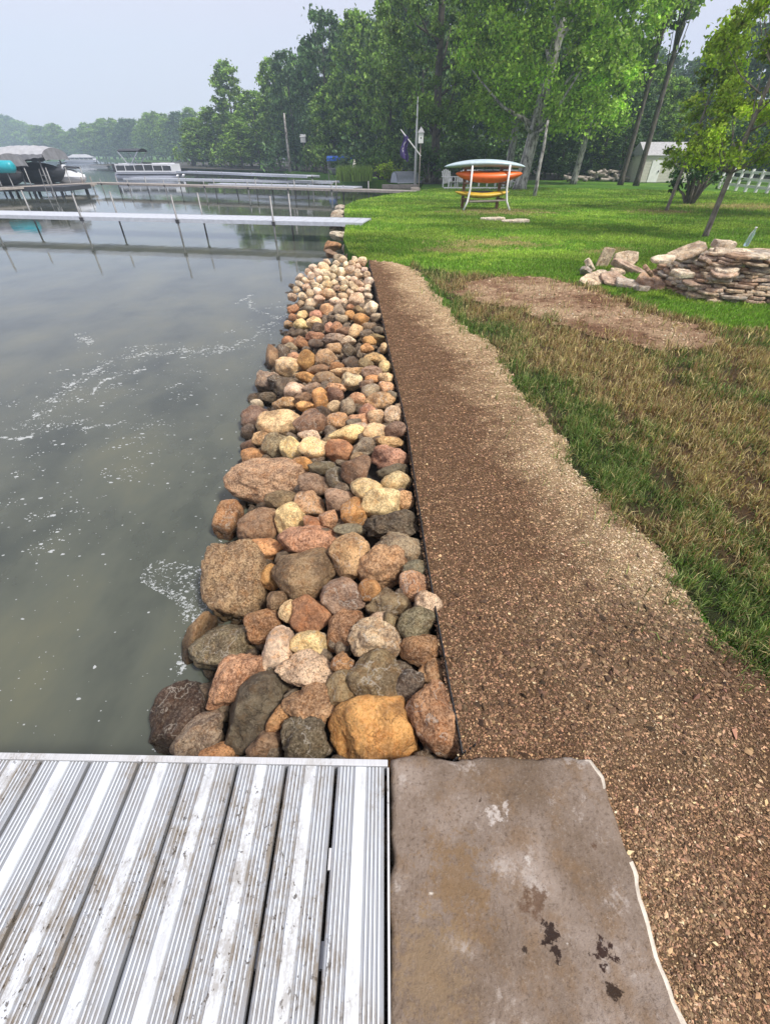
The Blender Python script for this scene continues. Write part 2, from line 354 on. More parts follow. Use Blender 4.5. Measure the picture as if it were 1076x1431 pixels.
def path_col(X, Y):
    p = np.stack([X, Y], -1); l = np.interp(Y, ey[eo], ex[eo]); r = np.interp(Y, qy[qo], qx[qo])
    s_ = np.clip((X-l)/np.maximum(r-l, .3), 0, 1.2); dryness = np.clip((s_-.47)*2.0+.15*nA(p)+.07*nB(p)+np.clip((Y-3.8)*.13, 0, .55), 0, 1)
    kk = np.clip((Y+.12*X+.1*nC(p)-1.0)/.55, 0, 1); kk = kk*kk*(3-2*kk); dryness = (dryness*kk+(1-kk)*np.clip(.07+.06*nA(p), 0, 1))[..., None]
    a = np.array([.185, .108, .06]); b = np.array([.53, .378, .225]); return a*(1-dryness)+b*dryness
def patch_col(X, Y):
    p = np.stack([X, Y], -1); k = np.clip(.58+.3*nA(p)+.15*nB(p), 0, 1)[..., None]; return np.array([.22, .12, .07])*(1-k)+np.array([.5, .35, .225])*k
def green(X, Y):   # 1 living turf .. 0 scorched
    p = np.stack([X, Y], -1); r = np.interp(Y, qy[qo], qx[qo]); ind = inpoly(X, Y, dry_poly)
    g = np.clip(1.0-np.abs(X-r-.2)*1.9, 0, 1)*.55+.1+.16*nA(p)+.2*nC(p)+np.clip((2.4-Y)*.4, 0, .4); return np.where(ind, np.clip(g, 0, 1), 1.0)
def turf_col(X, Y):
    g = green(X, Y)[..., None]; return np.array([.13, .08, .045])*(1-g)+np.array([.045, .055, .02])*g
def col_sheet(name, poly, z, fn, step, mat, hump=None):
    P_ = np.array(poly); x0, y0 = P_.min(0); x1, y1 = P_.max(0); x0, y0, x1, y1 = max(x0, -2), max(y0, -1.6), min(x1, 9), min(y1, 14)
    gx = np.arange(x0, x1+step, step); gy = np.arange(y0, y1+step, step); X, Y = np.meshgrid(gx, gy); inside = inpoly(X, Y, poly)
    Z = np.full(X.shape, z)+(hump(X, Y) if hump else 0); nx, ny = len(gx), len(gy); idx = np.arange(nx*ny).reshape(ny, nx)
    ok = inside[:-1, :-1] & inside[1:, :-1] & inside[:-1, 1:] & inside[1:, 1:]
    Fq = np.stack([idx[:-1, :-1][ok], idx[:-1, 1:][ok], idx[1:, 1:][ok], idx[1:, :-1][ok]], -1)
    used = np.unique(Fq); mp = np.full(nx*ny, -1); mp[used] = np.arange(len(used))
    V = np.stack([X.ravel(), Y.ravel(), Z.ravel()], -1)[used]
    return tag(link(name, npmesh(name, V, mp[Fq], fn(V[:, 0], V[:, 1]), True), mat), kind='structure')
n3 = NZ(2.5, 3, 6, 2, .6, 21)
n4 = NZ(3.2, 2, 7, 2, .6, 23)
rough = lambda X, Y: .004*n3(np.stack([X, Y], -1))+.0032*n4(np.stack([(X*.93+Y*.36)*.5, (Y*.93-X*.36)*3.2], -1))
path_hump = lambda X, Y: .006+rough(X, Y)
col_sheet('dry_turf', dry_poly, GZ-.004, turf_col, .04, 'turf')
col_sheet('dirt_patch', patch_poly, GZ+.016, patch_col, .03, 'soil', rough)
col_sheet('gravel_path', path_poly, GZ+.012, path_col, .025, 'soil', rough)
# ---------------------------------------------------------------- riprap surface
wl_px = [(215, 1060), (222, 990), (262, 930), (272, 870), (288, 790), (305, 735), (320, 690), (330, 640), (341, 590), (352, 555), (362, 525), (375, 490), (395, 455), (402, 405), (430, 380), (455, 362)]
wl = [P(x, y, WZ) for x, y in wl_px]
wx = np.array([p.x for p in wl]); wy = np.array([p.y for p in wl]); wo = np.argsort(wy)
def rip_z(x, y):
    l = np.interp(y, wy[wo], wx[wo]); r = np.interp(y, ey[eo], ex[eo]); s_ = np.clip((x-l)/max(r-l, .1), -.3, 1.1)
    return WZ+(.42)*(1-max(0, 1-max(s_, 0))**1.7) if s_ > 0 else WZ+s_*.5
def rip_hit(px, py):
    d = ray(px, py); t = .4
    for _ in range(600):
        p = Vector((0, 0, CH))+d*t
        if p.z <= rip_z(p.x, p.y): break
        t += .01
    return p
mb = MB()
def bed_fn(u, v):
    y = -.6+10.4*u; l = np.interp(y, wy[wo], wx[wo]); r = np.interp(y, ey[eo], ex[eo]); x = l-.25+(r-l+.25)*v
    return Vector((x, y, rip_z(x, y)-.15))
mb.grid(bed_fn, 90, 14); simple('bed_dark', (.05, .042, .034), .9, 0, .5, 20, .8); tag(mb.build('riprap_bed', 'bed_dark'), kind='structure')
# black edging strip
mb = MB(); pts = [Vector((edge[0].x+.03, .62, 0))]+edge
for i, (a, b) in enumerate(zip(pts[:-1], pts[1:])):
    n = 8
    for k in range(n):
        p, q = a.lerp(b, k/n), a.lerp(b, (k+1)/n); mb.bar((p.x-.012, p.y, -.12+.004*math.sin(7*k+i)), (q.x-.012, q.y, -.12+.004*math.sin(7*k+7+i)), .005, .19)
tag(mb.build('edging_strip', 'black_plastic'), 'long black plastic edging strip between the riprap stones and brown path', 'edging')
# ---------------------------------------------------------------- stones
def ico(sub):
    import bmesh
    bm = bmesh.new(); bmesh.ops.create_icosphere(bm, subdivisions=sub, radius=1)
    V = np.array([v.co[:] for v in bm.verts]); Fc = np.array([[v.index for v in f.verts] for f in bm.faces]); bm.free(); return V, Fc
ICO = {k: ico(k) for k in (1, 2, 3, 4, 5)}
def stone_mesh(name, axes, sub, ang, seed, rough_=.03):
    g = np.random.default_rng(seed); V, Fc = ICO[sub]; r = np.ones(len(V)); q = V
    npl = int(9+ang*9)
    for _ in range(npl):
        n = g.normal(size=3); n /= np.linalg.norm(n); dd = g.uniform(.68-.12*ang, .93); c = q@n
        lim = np.where(c > .05, dd/np.maximum(c, .05), 9); k = 20+45*ang
        r = -np.log(np.exp(-k*r)+np.exp(-k*np.minimum(lim, 4)))/k
    r += .06*NZ(.35, 2, 5, 3, .5, seed+1)(V)+rough_*.8*NZ(.9, 4, 6, 3, .62, seed+2)(V)
    if sub >= 4: r -= rough_*.5*np.abs(NZ(1.6, 3, 6, 3, .6, seed+3)(V))
    W = V*r[:, None]; ext = (W.max(0)-W.min(0))/2; W = (W-(W.max(0)+W.min(0))/2)/ext
    return npmesh(name, W*np.array(axes), Fc, None, True)
# name: colour photo sRGB, adjective, speckle, angularity
K = {'tan': ((196, 160, 118), .8, .3), 'cream': ((226, 205, 158), .7, .2), 'white': ((222, 212, 200), .4, .1), 'orange': ((204, 150, 88), .7, .3), 'gold': ((206, 150, 74), .5, .35),
     'salmon': ((210, 160, 120), 1., .1), 'rust': ((166, 116, 76), .9, .4), 'terra': ((186, 130, 88), .4, .8), 'pink': ((186, 134, 112), .8, .5), 'maroon': ((122, 90, 76), .5, .7),
     'brown': ((136, 112, 84), .5, .5), 'olive': ((130, 118, 86), .6, .6), 'mossy': ((110, 112, 84), .9, .2), 'slate': ((78, 76, 72), .3, .9), 'grey': ((152, 142, 128), .8, .4),
     'teal': ((112, 116, 106), .5, .5), 'purple': ((140, 118, 104), .7, .5), 'char': ((76, 70, 66), .8, .8), 'wine': ((56, 40, 38), .7, .3), 'ochre': ((186, 138, 72), .4, .2), 'pale': ((206, 190, 170), .9, .5), 'porous': ((172, 146, 116), 1., .3)}
CW = {'tan': 'tan', 'cream': 'cream', 'white': 'whitish', 'orange': 'orange', 'gold': 'golden', 'salmon': 'salmon pink', 'rust': 'rust brown', 'terra': 'terracotta', 'pink': 'pink', 'maroon': 'maroon', 'brown': 'brown', 'olive': 'olive', 'mossy': 'green-grey', 'slate': 'dark slate', 'grey': 'grey', 'teal': 'blue-grey', 'purple': 'purplish', 'char': 'charcoal', 'wine': 'dark wine-red', 'ochre': 'ochre', 'pale': 'pale', 'porous': 'pitted tan'}
LM = {  # landmark stones: index in the list -> short name used by their neighbours' labels
 0: 'wet dark wine-red boulder', 3: 'long salmon granite boulder', 4: 'green-grey waterside boulder', 5: 'black slate block', 11: 'big golden orange boulder', 12: 'large rust boulder by edging',
 16: 'dark olive boulder', 21: 'smooth whitish boulder', 23: 'tall pitted tan boulder', 27: 'angular brown boulder', 31: 'terracotta block', 32: 'flat pink-red slab', 33: 'round tan boulder', 34: 'pale-faced brown boulder',
 45: 'rugged tan-maroon boulder', 49: 'round cream boulder', 62: 'speckled cream boulder', 64: 'rough charcoal slab', 99: 'bright whitish waterside cobble', 100: 'broad speckled cream cobble', 58: 'pinkish split boulder', 89: 'wide cream boulder', 90: 'maroon angular block'}
T = [ # cx, cy, w, h, rot, kind
(256,1006,76,102,-5,'wine'),(285,1030,78,58,40,'grey'),(308,1056,52,30,0,'orange'),(331,953,66,100,-38,'salmon'),(318,908,96,58,4,'mossy'),(355,990,62,104,-28,'slate'),(384,953,40,40,0,'slate'),
(390,1006,24,42,-32,'orange'),(371,1046,46,50,-20,'brown'),(428,1036,68,60,0,'char'),(436,984,78,58,-10,'tan'),(520,1020,120,98,8,'gold'),(611,1008,82,100,5,'rust'),(604,941,38,38,0,'tan'),(572,961,48,52,20,'char'),
(526,893,74,56,0,'pale'),(527,943,78,66,-10,'olive'),(476,966,40,50,0,'olive'),(480,930,32,36,0,'rust'),(428,934,78,42,-6,'pale'),(590,909,60,48,14,'rust'),(390,911,42,66,-22,'white'),
(431,900,50,40,0,'cream'),(333,819,88,124,12,'porous'),(280,893,36,78,-15,'brown'),(370,876,50,44,0,'rust'),(364,767,58,29,-8,'orange'),(425,805,88,76,-5,'brown'),(378,806,25,36,0,'ochre'),
(386,841,28,34,-20,'brown'),(403,856,25,32,10,'cream'),(438,858,56,56,5,'terra'),(433,757,80,44,4,'pink'),(490,777,55,61,0,'tan'),(533,791,68,66,-10,'tan'),(560,768,72,42,-10,'grey'),(583,797,40,28,0,'teal'),
(580,818,41,40,0,'salmon'),(516,824,30,28,0,'ochre'),(480,833,60,52,-10,'purple'),(543,845,62,44,0,'olive'),(597,848,40,42,0,'pale'),(582,873,55,46,10,'mossy'),(532,871,42,32,0,'pale'),(482,882,50,66,-24,'rust'),
(374,675,106,68,-5,'porous'),(362,735,62,46,12,'brown'),(320,730,36,60,0,'rust'),(397,700,48,30,8,'olive'),(406,727,41,48,0,'cream'),(434,706,44,38,-20,'tan'),(440,679,44,32,-10,'purple'),(437,734,26,26,0,'terra'),
(459,726,25,26,0,'pink'),(476,698,41,31,0,'purple'),(470,669,26,31,0,'teal'),(498,660,38,46,0,'maroon'),(544,643,52,40,10,'salmon'),(545,641,50,38,0,'pink'),(549,660,44,22,8,'slate'),(554,674,41,30,0,'cream'),(563,700,30,28,0,'salmon'),
(534,705,54,44,-10,'cream'),(494,719,38,44,-30,'gold'),(546,733,76,40,0,'char'),(489,741,44,19,-6,'teal'),(512,685,42,32,0,'cream'),(510,627,34,28,0,'grey'),(545,620,38,18,0,'tan'),(474,631,40,34,0,'terra'),
(442,627,46,30,0,'cream'),(450,655,38,20,0,'slate'),(423,650,28,22,0,'gold'),(408,628,29,34,0,'cream'),(386,624,34,38,-35,'grey'),(356,640,36,28,0,'orange'),(369,614,28,20,0,'tan'),(350,625,24,22,0,'maroon'),
(432,610,30,20,-15,'pale'),(484,608,48,25,10,'cream'),(523,604,34,24,0,'cream'),(552,604,31,28,0,'purple'),(458,619,20,14,0,'brown'),(500,640,20,16,0,'brown'),(412,667,22,14,0,'maroon'),(455,745,22,14,0,'slate'),
(396,780,20,18,0,'slate'),(545,870,22,30,0,'olive'),(562,742,20,24,0,'pale'),
(393,593,64,40,-3,'cream'),(438,591,53,40,-8,'maroon'),(360,585,44,38,10,'purple'),(351,607,24,26,0,'char'),(354,558,15,15,0,'grey'),(360,567,18,18,0,'white'),(374,558,27,18,0,'char'),(375,535,32,32,0,'grey'),(390,536,30,24,0,'char'),
(401,544,30,28,-10,'slate'),(413,547,28,24,0,'white'),(406,515,38,28,-10,'cream'),(382,502,21,36,0,'brown'),(395,494,18,22,0,'char'),(399,565,34,18,0,'tan'),(426,558,28,18,0,'brown'),(449,557,24,30,0,'gold'),(428,569,27,14,0,'orange'),
(469,553,22,20,0,'maroon'),(427,528,26,15,0,'gold'),(429,505,24,26,-10,'ochre'),(456,501,30,22,0,'tan'),(471,513,20,13,0,'ochre'),(445,518,30,15,0,'maroon'),(458,531,43,20,-6,'brown'),(485,521,44,15,0,'tan'),(492,533,28,22,0,'pale'),
(437,543,28,16,0,'purple'),(469,543,28,13,0,'salmon'),(486,569,20,24,0,'grey'),(469,570,22,19,0,'cream'),(472,590,33,24,0,'tan'),(453,578,26,16,-20,'slate'),(502,587,29,18,0,'pink'),(494,593,21,14,0,'teal'),(527,584,26,22,0,'cream'),
(549,581,25,25,0,'pale'),(514,574,24,19,0,'pink'),(531,561,40,24,6,'tan'),(518,547,24,22,0,'grey'),(540,542,23,19,0,'salmon'),(547,553,15,15,0,'teal'),(521,531,21,14,0,'orange'),(539,529,21,15,0,'cream'),(519,520,28,18,10,'purple'),
(538,514,17,20,0,'cream'),(524,503,31,18,-8,'tan'),(490,508,24,17,0,'slate'),(488,491,19,18,0,'char'),(511,510,21,16,0,'olive'),(512,538,19,15,0,'purple'),(500,559,23,18,0,'salmon'),(505,599,24,16,0,'pale'),(556,574,14,20,0,'grey'),
(420,479,23,17,0,'rust'),(442,481,21,14,0,'slate'),(469,475,35,13,-3,'grey'),(440,471,27,13,0,'pink'),(419,467,22,11,0,'slate'),(467,487,20,15,0,'tan'),(487,477,20,12,0,'pale'),(516,477,19,12,-10,'ochre'),(513,487,18,13,0,'orange'),
(537,486,13,13,0,'cream'),(527,474,27,12,-8,'olive'),(512,467,17,14,0,'char'),(530,463,21,11,0,'slate'),(497,464,18,20,-15,'cream'),(482,465,22,15,0,'maroon'),(470,460,18,18,0,'salmon'),(460,458,12,13,0,'pink'),(421,454,20,16,0,'cream'),
(439,451,20,16,0,'cream'),(444,459,16,14,0,'char'),(505,448,22,18,0,'gold'),(489,441,14,13,0,'orange'),(516,457,20,12,0,'purple'),(465,447,16,13,0,'char'),(477,446,17,12,0,'grey'),(457,434,19,18,0,'salmon'),(475,434,17,15,0,'grey'),
(498,420,21,17,0,'salmon'),(432,433,18,12,0,'teal'),(442,441,18,14,0,'pink'),(518,431,20,17,0,'white'),(435,424,19,10,0,'cream'),(459,411,22,12,-12,'orange'),(403,478,18,14,0,'rust'),(408,466,14,13,0,'char'),(405,487,22,14,0,'grey'),(412,500,20,12,0,'pink')]
rip = []
for i, (cx, cy, w_, h_, rot, k) in enumerate(T):
    if i in (57,): continue          # one stone traced twice
    p = rip_hit(cx, cy+h_*.12); rip.append([cx, cy, w_, h_, rot, k, p, i])
# the pale far end and the small stones between: filled in at the same sizes as their neighbours
g = np.random.default_rng(5)
def size_at(cy): return 11+max(0, cy-400)*.095
occ = [(r[0], r[1], r[2]/2, r[3]/2) for r in rip]
fill = []
def xl(cy): return np.interp(cy, [360, 372, 385, 400, 440, 480, 500, 560, 640, 700, 760, 860, 930, 1000, 1056], [452, 438, 418, 404, 404, 392, 378, 350, 332, 312, 296, 262, 250, 220, 218])
def xr(cy): return np.interp(cy, [p[1] for p in edge_px][::-1], [p[0] for p in edge_px][::-1])-6
for _ in range(30000):
    cy = g.uniform(362, 1050); 
    if g.random() > (1 if cy < 455 else .35): continue
    cx = g.uniform(xl(cy)+3, xr(cy)-2); s_ = size_at(cy)*g.uniform(.75, 1.25); hh = s_*g.uniform(.6, .85); lim = .82 if cy < 470 else .98
    if all(((cx-a)/(s_/2+c_))**2+((cy-b)/(hh/2+d_))**2 > lim for a, b, c_, d_ in occ):
        if cy < 425: k = g.choice(['cream', 'white', 'pale', 'salmon', 'white', 'tan', 'pale'])
        else: k = g.choice(['tan', 'cream', 'brown', 'grey', 'pink', 'slate', 'orange', 'pale', 'rust', 'olive'])
        if cx < xl(cy)+10: k = g.choice(['char', 'grey', 'brown', 'tan', 'rust'])
        occ.append((cx, cy, s_/2, hh/2)); fill.append([cx, cy, s_*1.12, hh*1.15, g.uniform(-20, 20), k, rip_hit(cx, cy+hh*.1), None])
rip += fill
rip.sort(key=lambda r: -r[2]*r[3])
solo, rest = rip[:290], rip[290:]
camR = cam.rotation_euler.to_matrix()
lab_used = {}
lmk = {i: next(r for r in rip if r[7] == i) for i in LM}
def stone_label(r):
    cx, cy, w_, h_, rot, k, p, i = r
    if i in LM: return {0: 'wet dark wine-red boulder at waterline, left end of the dock edge', 11: 'big golden orange boulder with a crack, touching dock corner', 12: 'large rust-orange boulder between black edging and stone slab', 3: 'long salmon pink granite boulder near the dock, left of black slate block'}.get(i, LM[i]+' in the shoreline riprap')
    big = w_*h_/(size_at(cy)**2); sz = 'big' if big > 1.9 else 'small' if big < .75 else 'medium'
    shp = 'angular' if K[k][2] > .45 else 'rounded' if abs(w_-h_) < .3*w_ else 'flattish'
    cand = sorted(lmk.items(), key=lambda e: math.hypot(cx-e[1][0], cy-e[1][1]))
    zone = 'beside the black edging' if cx > xr(cy)-w_*.8 else 'at the waterline' if cx < xl(cy)+w_*.8 else ''
    outs = []
    if cy > 575 or math.hypot(cx-cand[0][1][0], cy-cand[0][1][1]) < 60:
        for (ia, a) in cand[:2]:
            dx, dy = cx-a[0], cy-a[1]; rel = ('right of' if dx > 0 else 'left of') if abs(dx) > abs(dy) else ('in front of' if dy > 0 else 'just beyond')
            outs += [f'{sz} {CW[k]} {shp} stone {rel} the {LM[ia]}', f'{sz} {CW[k]} {shp} stone {rel} the {LM[ia]} {zone}'.strip()]
        outs.append(f'{sz} {CW[k]} stone between the {LM[cand[0][0]]} and {LM[cand[1][0]]}')
    else:
        ref = 'at the far end of the riprap' if cy < 400 else 'in the far third of the riprap' if cy < 470 else 'halfway along the riprap'
        outs = [f'{sz} {CW[k]} {shp} cobble {zone} {ref}'.replace('  ', ' ')]
    for o in outs:
        if o not in lab_used: lab_used[o] = 1; return o
    return outs[-1]
restV, restF, restN = [], [], 0
for n, r in enumerate(rip):
    cx, cy, w_, h_, rot, k, p, i = r
    dpt = depth(p); a, b = w_/F*dpt/2, h_/F*dpt/2; small = n >= 290
    c_ = min(max((a+b)/2*1.0, .6*max(a, b)), .16); axes = (a*1.11, b*1.11, c_*1.08)
    sub = 5 if w_ > 60 else 4 if w_ > 24 else 3 if not small else 2
    me = stone_mesh('stone', axes, sub, K[k][2], 100+n, .035 if K[k][1] < .8 else .05)
    q = camR @ Matrix.Rotation(R(rot), 3, 'Z')
    loc = p + ray(cx, cy).normalized()*(c_*.5+g.uniform(-.035, .03)) - Vector((0, 0, 0)) + camR@Vector((0, h_*.12/F*dpt, 0))
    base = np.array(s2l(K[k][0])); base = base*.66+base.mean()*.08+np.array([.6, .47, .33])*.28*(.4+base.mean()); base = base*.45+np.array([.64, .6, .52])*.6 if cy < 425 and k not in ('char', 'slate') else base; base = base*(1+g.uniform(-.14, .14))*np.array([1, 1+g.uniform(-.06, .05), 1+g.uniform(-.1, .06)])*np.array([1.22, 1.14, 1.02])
    if not small:
        o = link('boulder' if w_*dpt/F > .2 else 'cobble', me, 'stone'); o.matrix_world = Matrix.Translation(loc)@q.to_4x4(); o.color = (*base, K[k][1])
        tag(o, stone_label(r), 'boulder' if w_*dpt/F > .2 else 'stone', 'riprap stones along the shore')
    else:
        v = np.empty(len(me.vertices)*3, np.float32); me.vertices.foreach_get('co', v); v = v.reshape(-1, 3)@np.array(q).T+np.array(loc)
        restV.append(v); restF.append(ICO[sub][1]+restN); restN += len(v); bpy.data.meshes.remove(me)
# smaller filler stones packed under and between the big ones
for _ in range(1500):
    y = g.uniform(.35, 9.4)**1.0; l = np.interp(y, wy[wo], wx[wo]); r_ = np.interp(y, ey[eo], ex[eo]); x = g.uniform(l-.05, r_-.05); s_ = g.uniform(.03, .075)
    V, Fc = ICO[2]; q = Matrix.Rotation(g.uniform(0, 6), 3, Vector(g.normal(size=3)).normalized()); v = V*np.array([s_, s_*g.uniform(.6, 1), s_*g.uniform(.5, .9)])*(1+.1*NZ(.5, 2, 4, 3, .5, int(g.integers(1e6)))(V))[:, None]
    v = v@np.array(q).T+np.array([x, y, rip_z(x, y)-g.uniform(.045, .14)]); restV.append(v); restF.append(Fc+restN); restN += len(v)
me = npmesh('cobble_filler', np.concatenate(restV), np.concatenate(restF), None, True); o = link('cobble_filler', me, 'stone'); o.color = (.24, .19, .14, .7)
tag(o, 'small filler cobbles wedged in the gaps of the riprap', 'stones', kind='stuff')
# a few drowned rocks off the shore
for (px, py, s_) in [(262, 768, .09), (150, 905, .2), (60, 870, .16), (205, 860, .14), (240, 1000, .12)]:
    q = P(px, py, WZ-.06-s_*.35); me = stone_mesh('sunken_rock', (s_, s_*.8, s_*.5), 3, .2, 900+px); o = link('sunken_rock', me, 'stone'); o.location = (q.x, q.y, WZ-.03-s_*.5); o.color = (.2, .19, .13, .5)
    tag(o, {262: 'small rounded rock just breaking the water surface beyond the foam', 150: 'large murky sunken rock off the near riprap', 60: 'sunken rock farthest left under the murky water', 205: 'sunken rock just below the foam patch', 240: 'sunken rock beside the wet wine-red boulder'}[px], 'rock')
# ---------------------------------------------------------------- the aluminium dock we stand on
YA, YB = P(0, 1052, 0), P(541, 1062, 0); XR_ = YB.x; pitch = (P(541, 1068, 0).x-P(471.7, 1068, 0).x)
def yf(x): return YA.y+(YB.y-YA.y)*(x-YA.x)/(YB.x-YA.x)
dock = empty('dock', (XR_-.8, -.2, 0), 'pale ribbed aluminium dock in the foreground, smeared with mud', 'dock')
def up_(o): o.parent = dock; o.matrix_parent_inverse = Matrix.Translation(dock.location).inverted(); return o
prof = [(0, -.03), (0, -.006), (.004, -.001)]
x = .006
def ribs(x0, n, st):
    out = []
    for k in range(n): out += [(x0+k*st, -.0035), (x0+k*st+.0008, 0), (x0+k*st+st*.45, 0), (x0+k*st+st*.45+.0008, -.0035)]
    return out
Wp = pitch-.011; rb = ribs(.010, 4, .0115); mid0 = .0585; mid1 = Wp-.0585
prof = [(0, -.035), (0, -.007), (.004, -.0035)]+rb+[(mid0, -.0035), (mid0+.001, .0005), (mid1-.001, .0005), (mid1, -.0035)]+[(Wp-a, b) for a, b in rb[::-1]]+[(Wp-.004, -.0035), (Wp, -.007), (Wp, -.035)]
for k in range(13):
    x0 = XR_-.004-(k+1)*pitch+.005; vs = []; y0 = -1.4+.002*(k % 3); mb = MB()
    for (u, z) in prof: vs += [(x0+u, yf(x0+u)-.022, z), (x0+u, y0, z)]
    fs = [(2*i, 2*i+1, 2*i+3, 2*i+2) for i in range(len(prof)-1)]; mb.add(vs, fs)
    o = mb.build('plank', ['plank_rib', 'plank_flat'])
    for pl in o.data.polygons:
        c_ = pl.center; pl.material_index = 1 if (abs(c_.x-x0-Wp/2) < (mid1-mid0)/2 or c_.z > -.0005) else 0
    up_(o)
mb = MB(); mb.bar((YA.x-1.2, yf(YA.x-1.2)-.011, -.035), (XR_+.002, yf(XR_+.002)-.011, -.035), .02, .085); up_(mb.build('end_trim', 'plank_trim', bevel=.002))
mb = MB(); mb.bar((XR_+.003, yf(XR_)-.023, -.05), (XR_+.003, -1.4, -.05), .006, .1); up_(mb.build('side_rail', 'plank_trim'))
for yy in (-.35, .12): mb = MB(); mb.box((XR_-.95, yy, -.075), (1.8, .05, .07)); up_(mb.build('cross_beam', 'dock_metal'))
mb = MB(); mb.box((XR_-pitch-.001, .31, -.012), (.009, .05, .012)); up_(mb.build('plank_clip', 'plank_trim'))
# ---------------------------------------------------------------- the stone slab step
left = [(546, 1059), (547, 1085), (551, 1120), (546, 1160), (549, 1200), (543, 1250), (547, 1300), (543, 1350), (545, 1431)]
right = [(950, 1431), (930, 1370), (918, 1335), (905, 1290), (893, 1255), (886, 1215), (870, 1180), (858, 1140), (848, 1115), (840, 1085), (823, 1061)]
top_ = [(790, 1056), (740, 1059), (690, 1057), (640, 1060), (590, 1056)]
oz = -.015; outl = [P(x, y, oz) for x, y in left]+[Vector((P(545, 1431, oz).x+.003, -.5, oz)), Vector((.78, -.52, oz))]+[P(x, y, oz) for x, y in right+top_]
dens = []; ns = NZ(5, 3, 5, 2, .6, 31)
for i in range(len(outl)):
    a, b = outl[i], outl[(i+1) % len(outl)]; n = max(1, int((b-a).length/.015))
    for k in range(n): dens.append((a.lerp(b, k/n), 9+2 <= i < 9+2+len(right)))
C_ = sum((p for p, _ in dens), Vector())/len(dens); mb = MB(); rings = []; N = len(dens)
nh = NZ(1.5, 4, 6, 2, .6, 33)
for j, (sc, dz) in enumerate([(0, 0), (.2, 0), (.4, 0), (.6, 0), (.78, 0), (.9, 0), (.96, 0), (.985, -.002), (1, -.012), (1.008, -.05), (1.0, -.13), (1.01, -.25)]):
    for p, rt in dens:
        q = C_.lerp(p, sc); e = float(ns(np.array([[p.x*1.3, p.y*1.3]]))[0])*.0028
        if sc > .9: d = (p-C_).normalized(); q = q+d*e*(1.5 if sc >= 1 else 1)
        if rt and sc >= 1.: q += Vector((.008+.7*abs(e), 0, 0))
        hz = .0035*float(nh(np.array([[q.x, q.y]]))[0]) if sc < 1 else 0
        rings.append((q.x, q.y, oz+dz+hz))
nr = 12; fs = [(j*N+i, j*N+(i+1) % N, (j+1)*N+(i+1) % N, (j+1)*N+i) for j in range(nr-1) for i in range(N)]
mb.add(rings, [f[::-1] for f in fs]); slab = mb.build('stone_slab', ['slab', 'slab_edge'], smooth=True)
for n_, pl in enumerate(slab.data.polygons):
    j, i = divmod(n_, N)
    if j >= 7 and dens[i][1] and (j > 7 or math.sin(i*.35)+math.sin(i*.13) > -.3): pl.material_index = 1
tag(slab, 'flat brown dressed stone slab step beside the aluminium dock', 'stone slab')
# ================================================================ LOOSE GROUND COVER
def scatter(n, sampler): return sampler(n)
OCT = np.array([[1, 0, 0], [-1, 0, 0], [0, 1, 0], [0, -1, 0], [0, 0, 1], [0, 0, -1]], float)
OF = np.array([[0, 2, 4], [2, 1, 4], [1, 3, 4], [3, 0, 4], [2, 0, 5], [1, 2, 5], [3, 1, 5], [0, 3, 5]])
def chips(name, X, Y, Z, size, col, mat, label, cat, flat=.6):
    n = len(X); ang = rng.uniform(0, 6.28, n); V = OCT[None]*rng.uniform(.55, 1.2, (n, 6, 1)); V = V*np.stack([size*rng.uniform(.8, 1.5, n), size*rng.uniform(.5, .9, n), size*flat*rng.uniform(.5, 1, n)], -1)[:, None]
    V = V+rng.normal(0, .18, V.shape)*size[:, None, None]; c, s_ = np.cos(ang)[:, None], np.sin(ang)[:, None]
    W = np.stack([V[..., 0]*c-V[..., 1]*s_+X[:, None], V[..., 0]*s_+V[..., 1]*c+Y[:, None], V[..., 2]+Z[:, None]], -1).reshape(-1, 3)
    Fq = (OF[None]+6*np.arange(n)[:, None, None]).reshape(-1, 3); cc = np.repeat(col, 6, 0)
    return tag(link(name, npmesh(name, W, Fq, cc), mat), label, cat, kind='stuff')
t = NT('chip'); at = t.n('Attribute'); at.attribute_name = 'Col'; M['chip'] = t.set(at.outputs['Color'], .85, spec=.3)
def sample_r(n, rmin, rmax, amin, amax, pw):     # areal density falling as distance**-pw
    u = rng.random(n); k = 2-pw
    r = (rmin**k+u*(rmax**k-rmin**k))**(1/k) if abs(k) > 1e-6 else rmin*(rmax/rmin)**u
    a = rng.uniform(amin, amax, n); return r*np.sin(a), r*np.cos(a), r
def region(n, rmin, rmax, amin, amax, pw, poly, exclude=()):
    X, Y, r = sample_r(n, rmin, rmax, R(amin), R(amax), pw); k = inpoly(X, Y, poly) & in_view(X, Y, np.full(len(X), GZ), 40)
    for e in exclude: k &= ~inpoly(X, Y, e)
    return X[k], Y[k], r[k]
slab_poly = [(p.x, p.y) for p in outl]
X, Y, r = region(560000, .25, 11, -20, 100, 1.35, path_poly, [slab_poly])
X2 = rng.uniform(.55, 1.5, 22000); Y2 = rng.uniform(-.5, .5, 22000); k = ~inpoly(X2, Y2, slab_poly); X = np.r_[X, X2[k]]; Y = np.r_[Y, Y2[k]]
pc = np.stack([X, Y], -1); r = np.hypot(X, Y)
size = (.0026+.0009*np.clip(r, 0, 9))*rng.lognormal(0, .3, len(X)); coarse = np.exp(-((Y-.95-.12*X)/.3)**2)*np.clip(X*.9, .3, 1); size *= (1+.9*coarse*rng.random(len(X))**3*1.6)*(1+(rng.random(len(X)) < .02)*.7); size = np.minimum(size, .0085+.0006*r); cl = (rng.random(len(X)) < .028*coarse); size = np.where(cl, rng.uniform(.009, .019, len(X)), size)
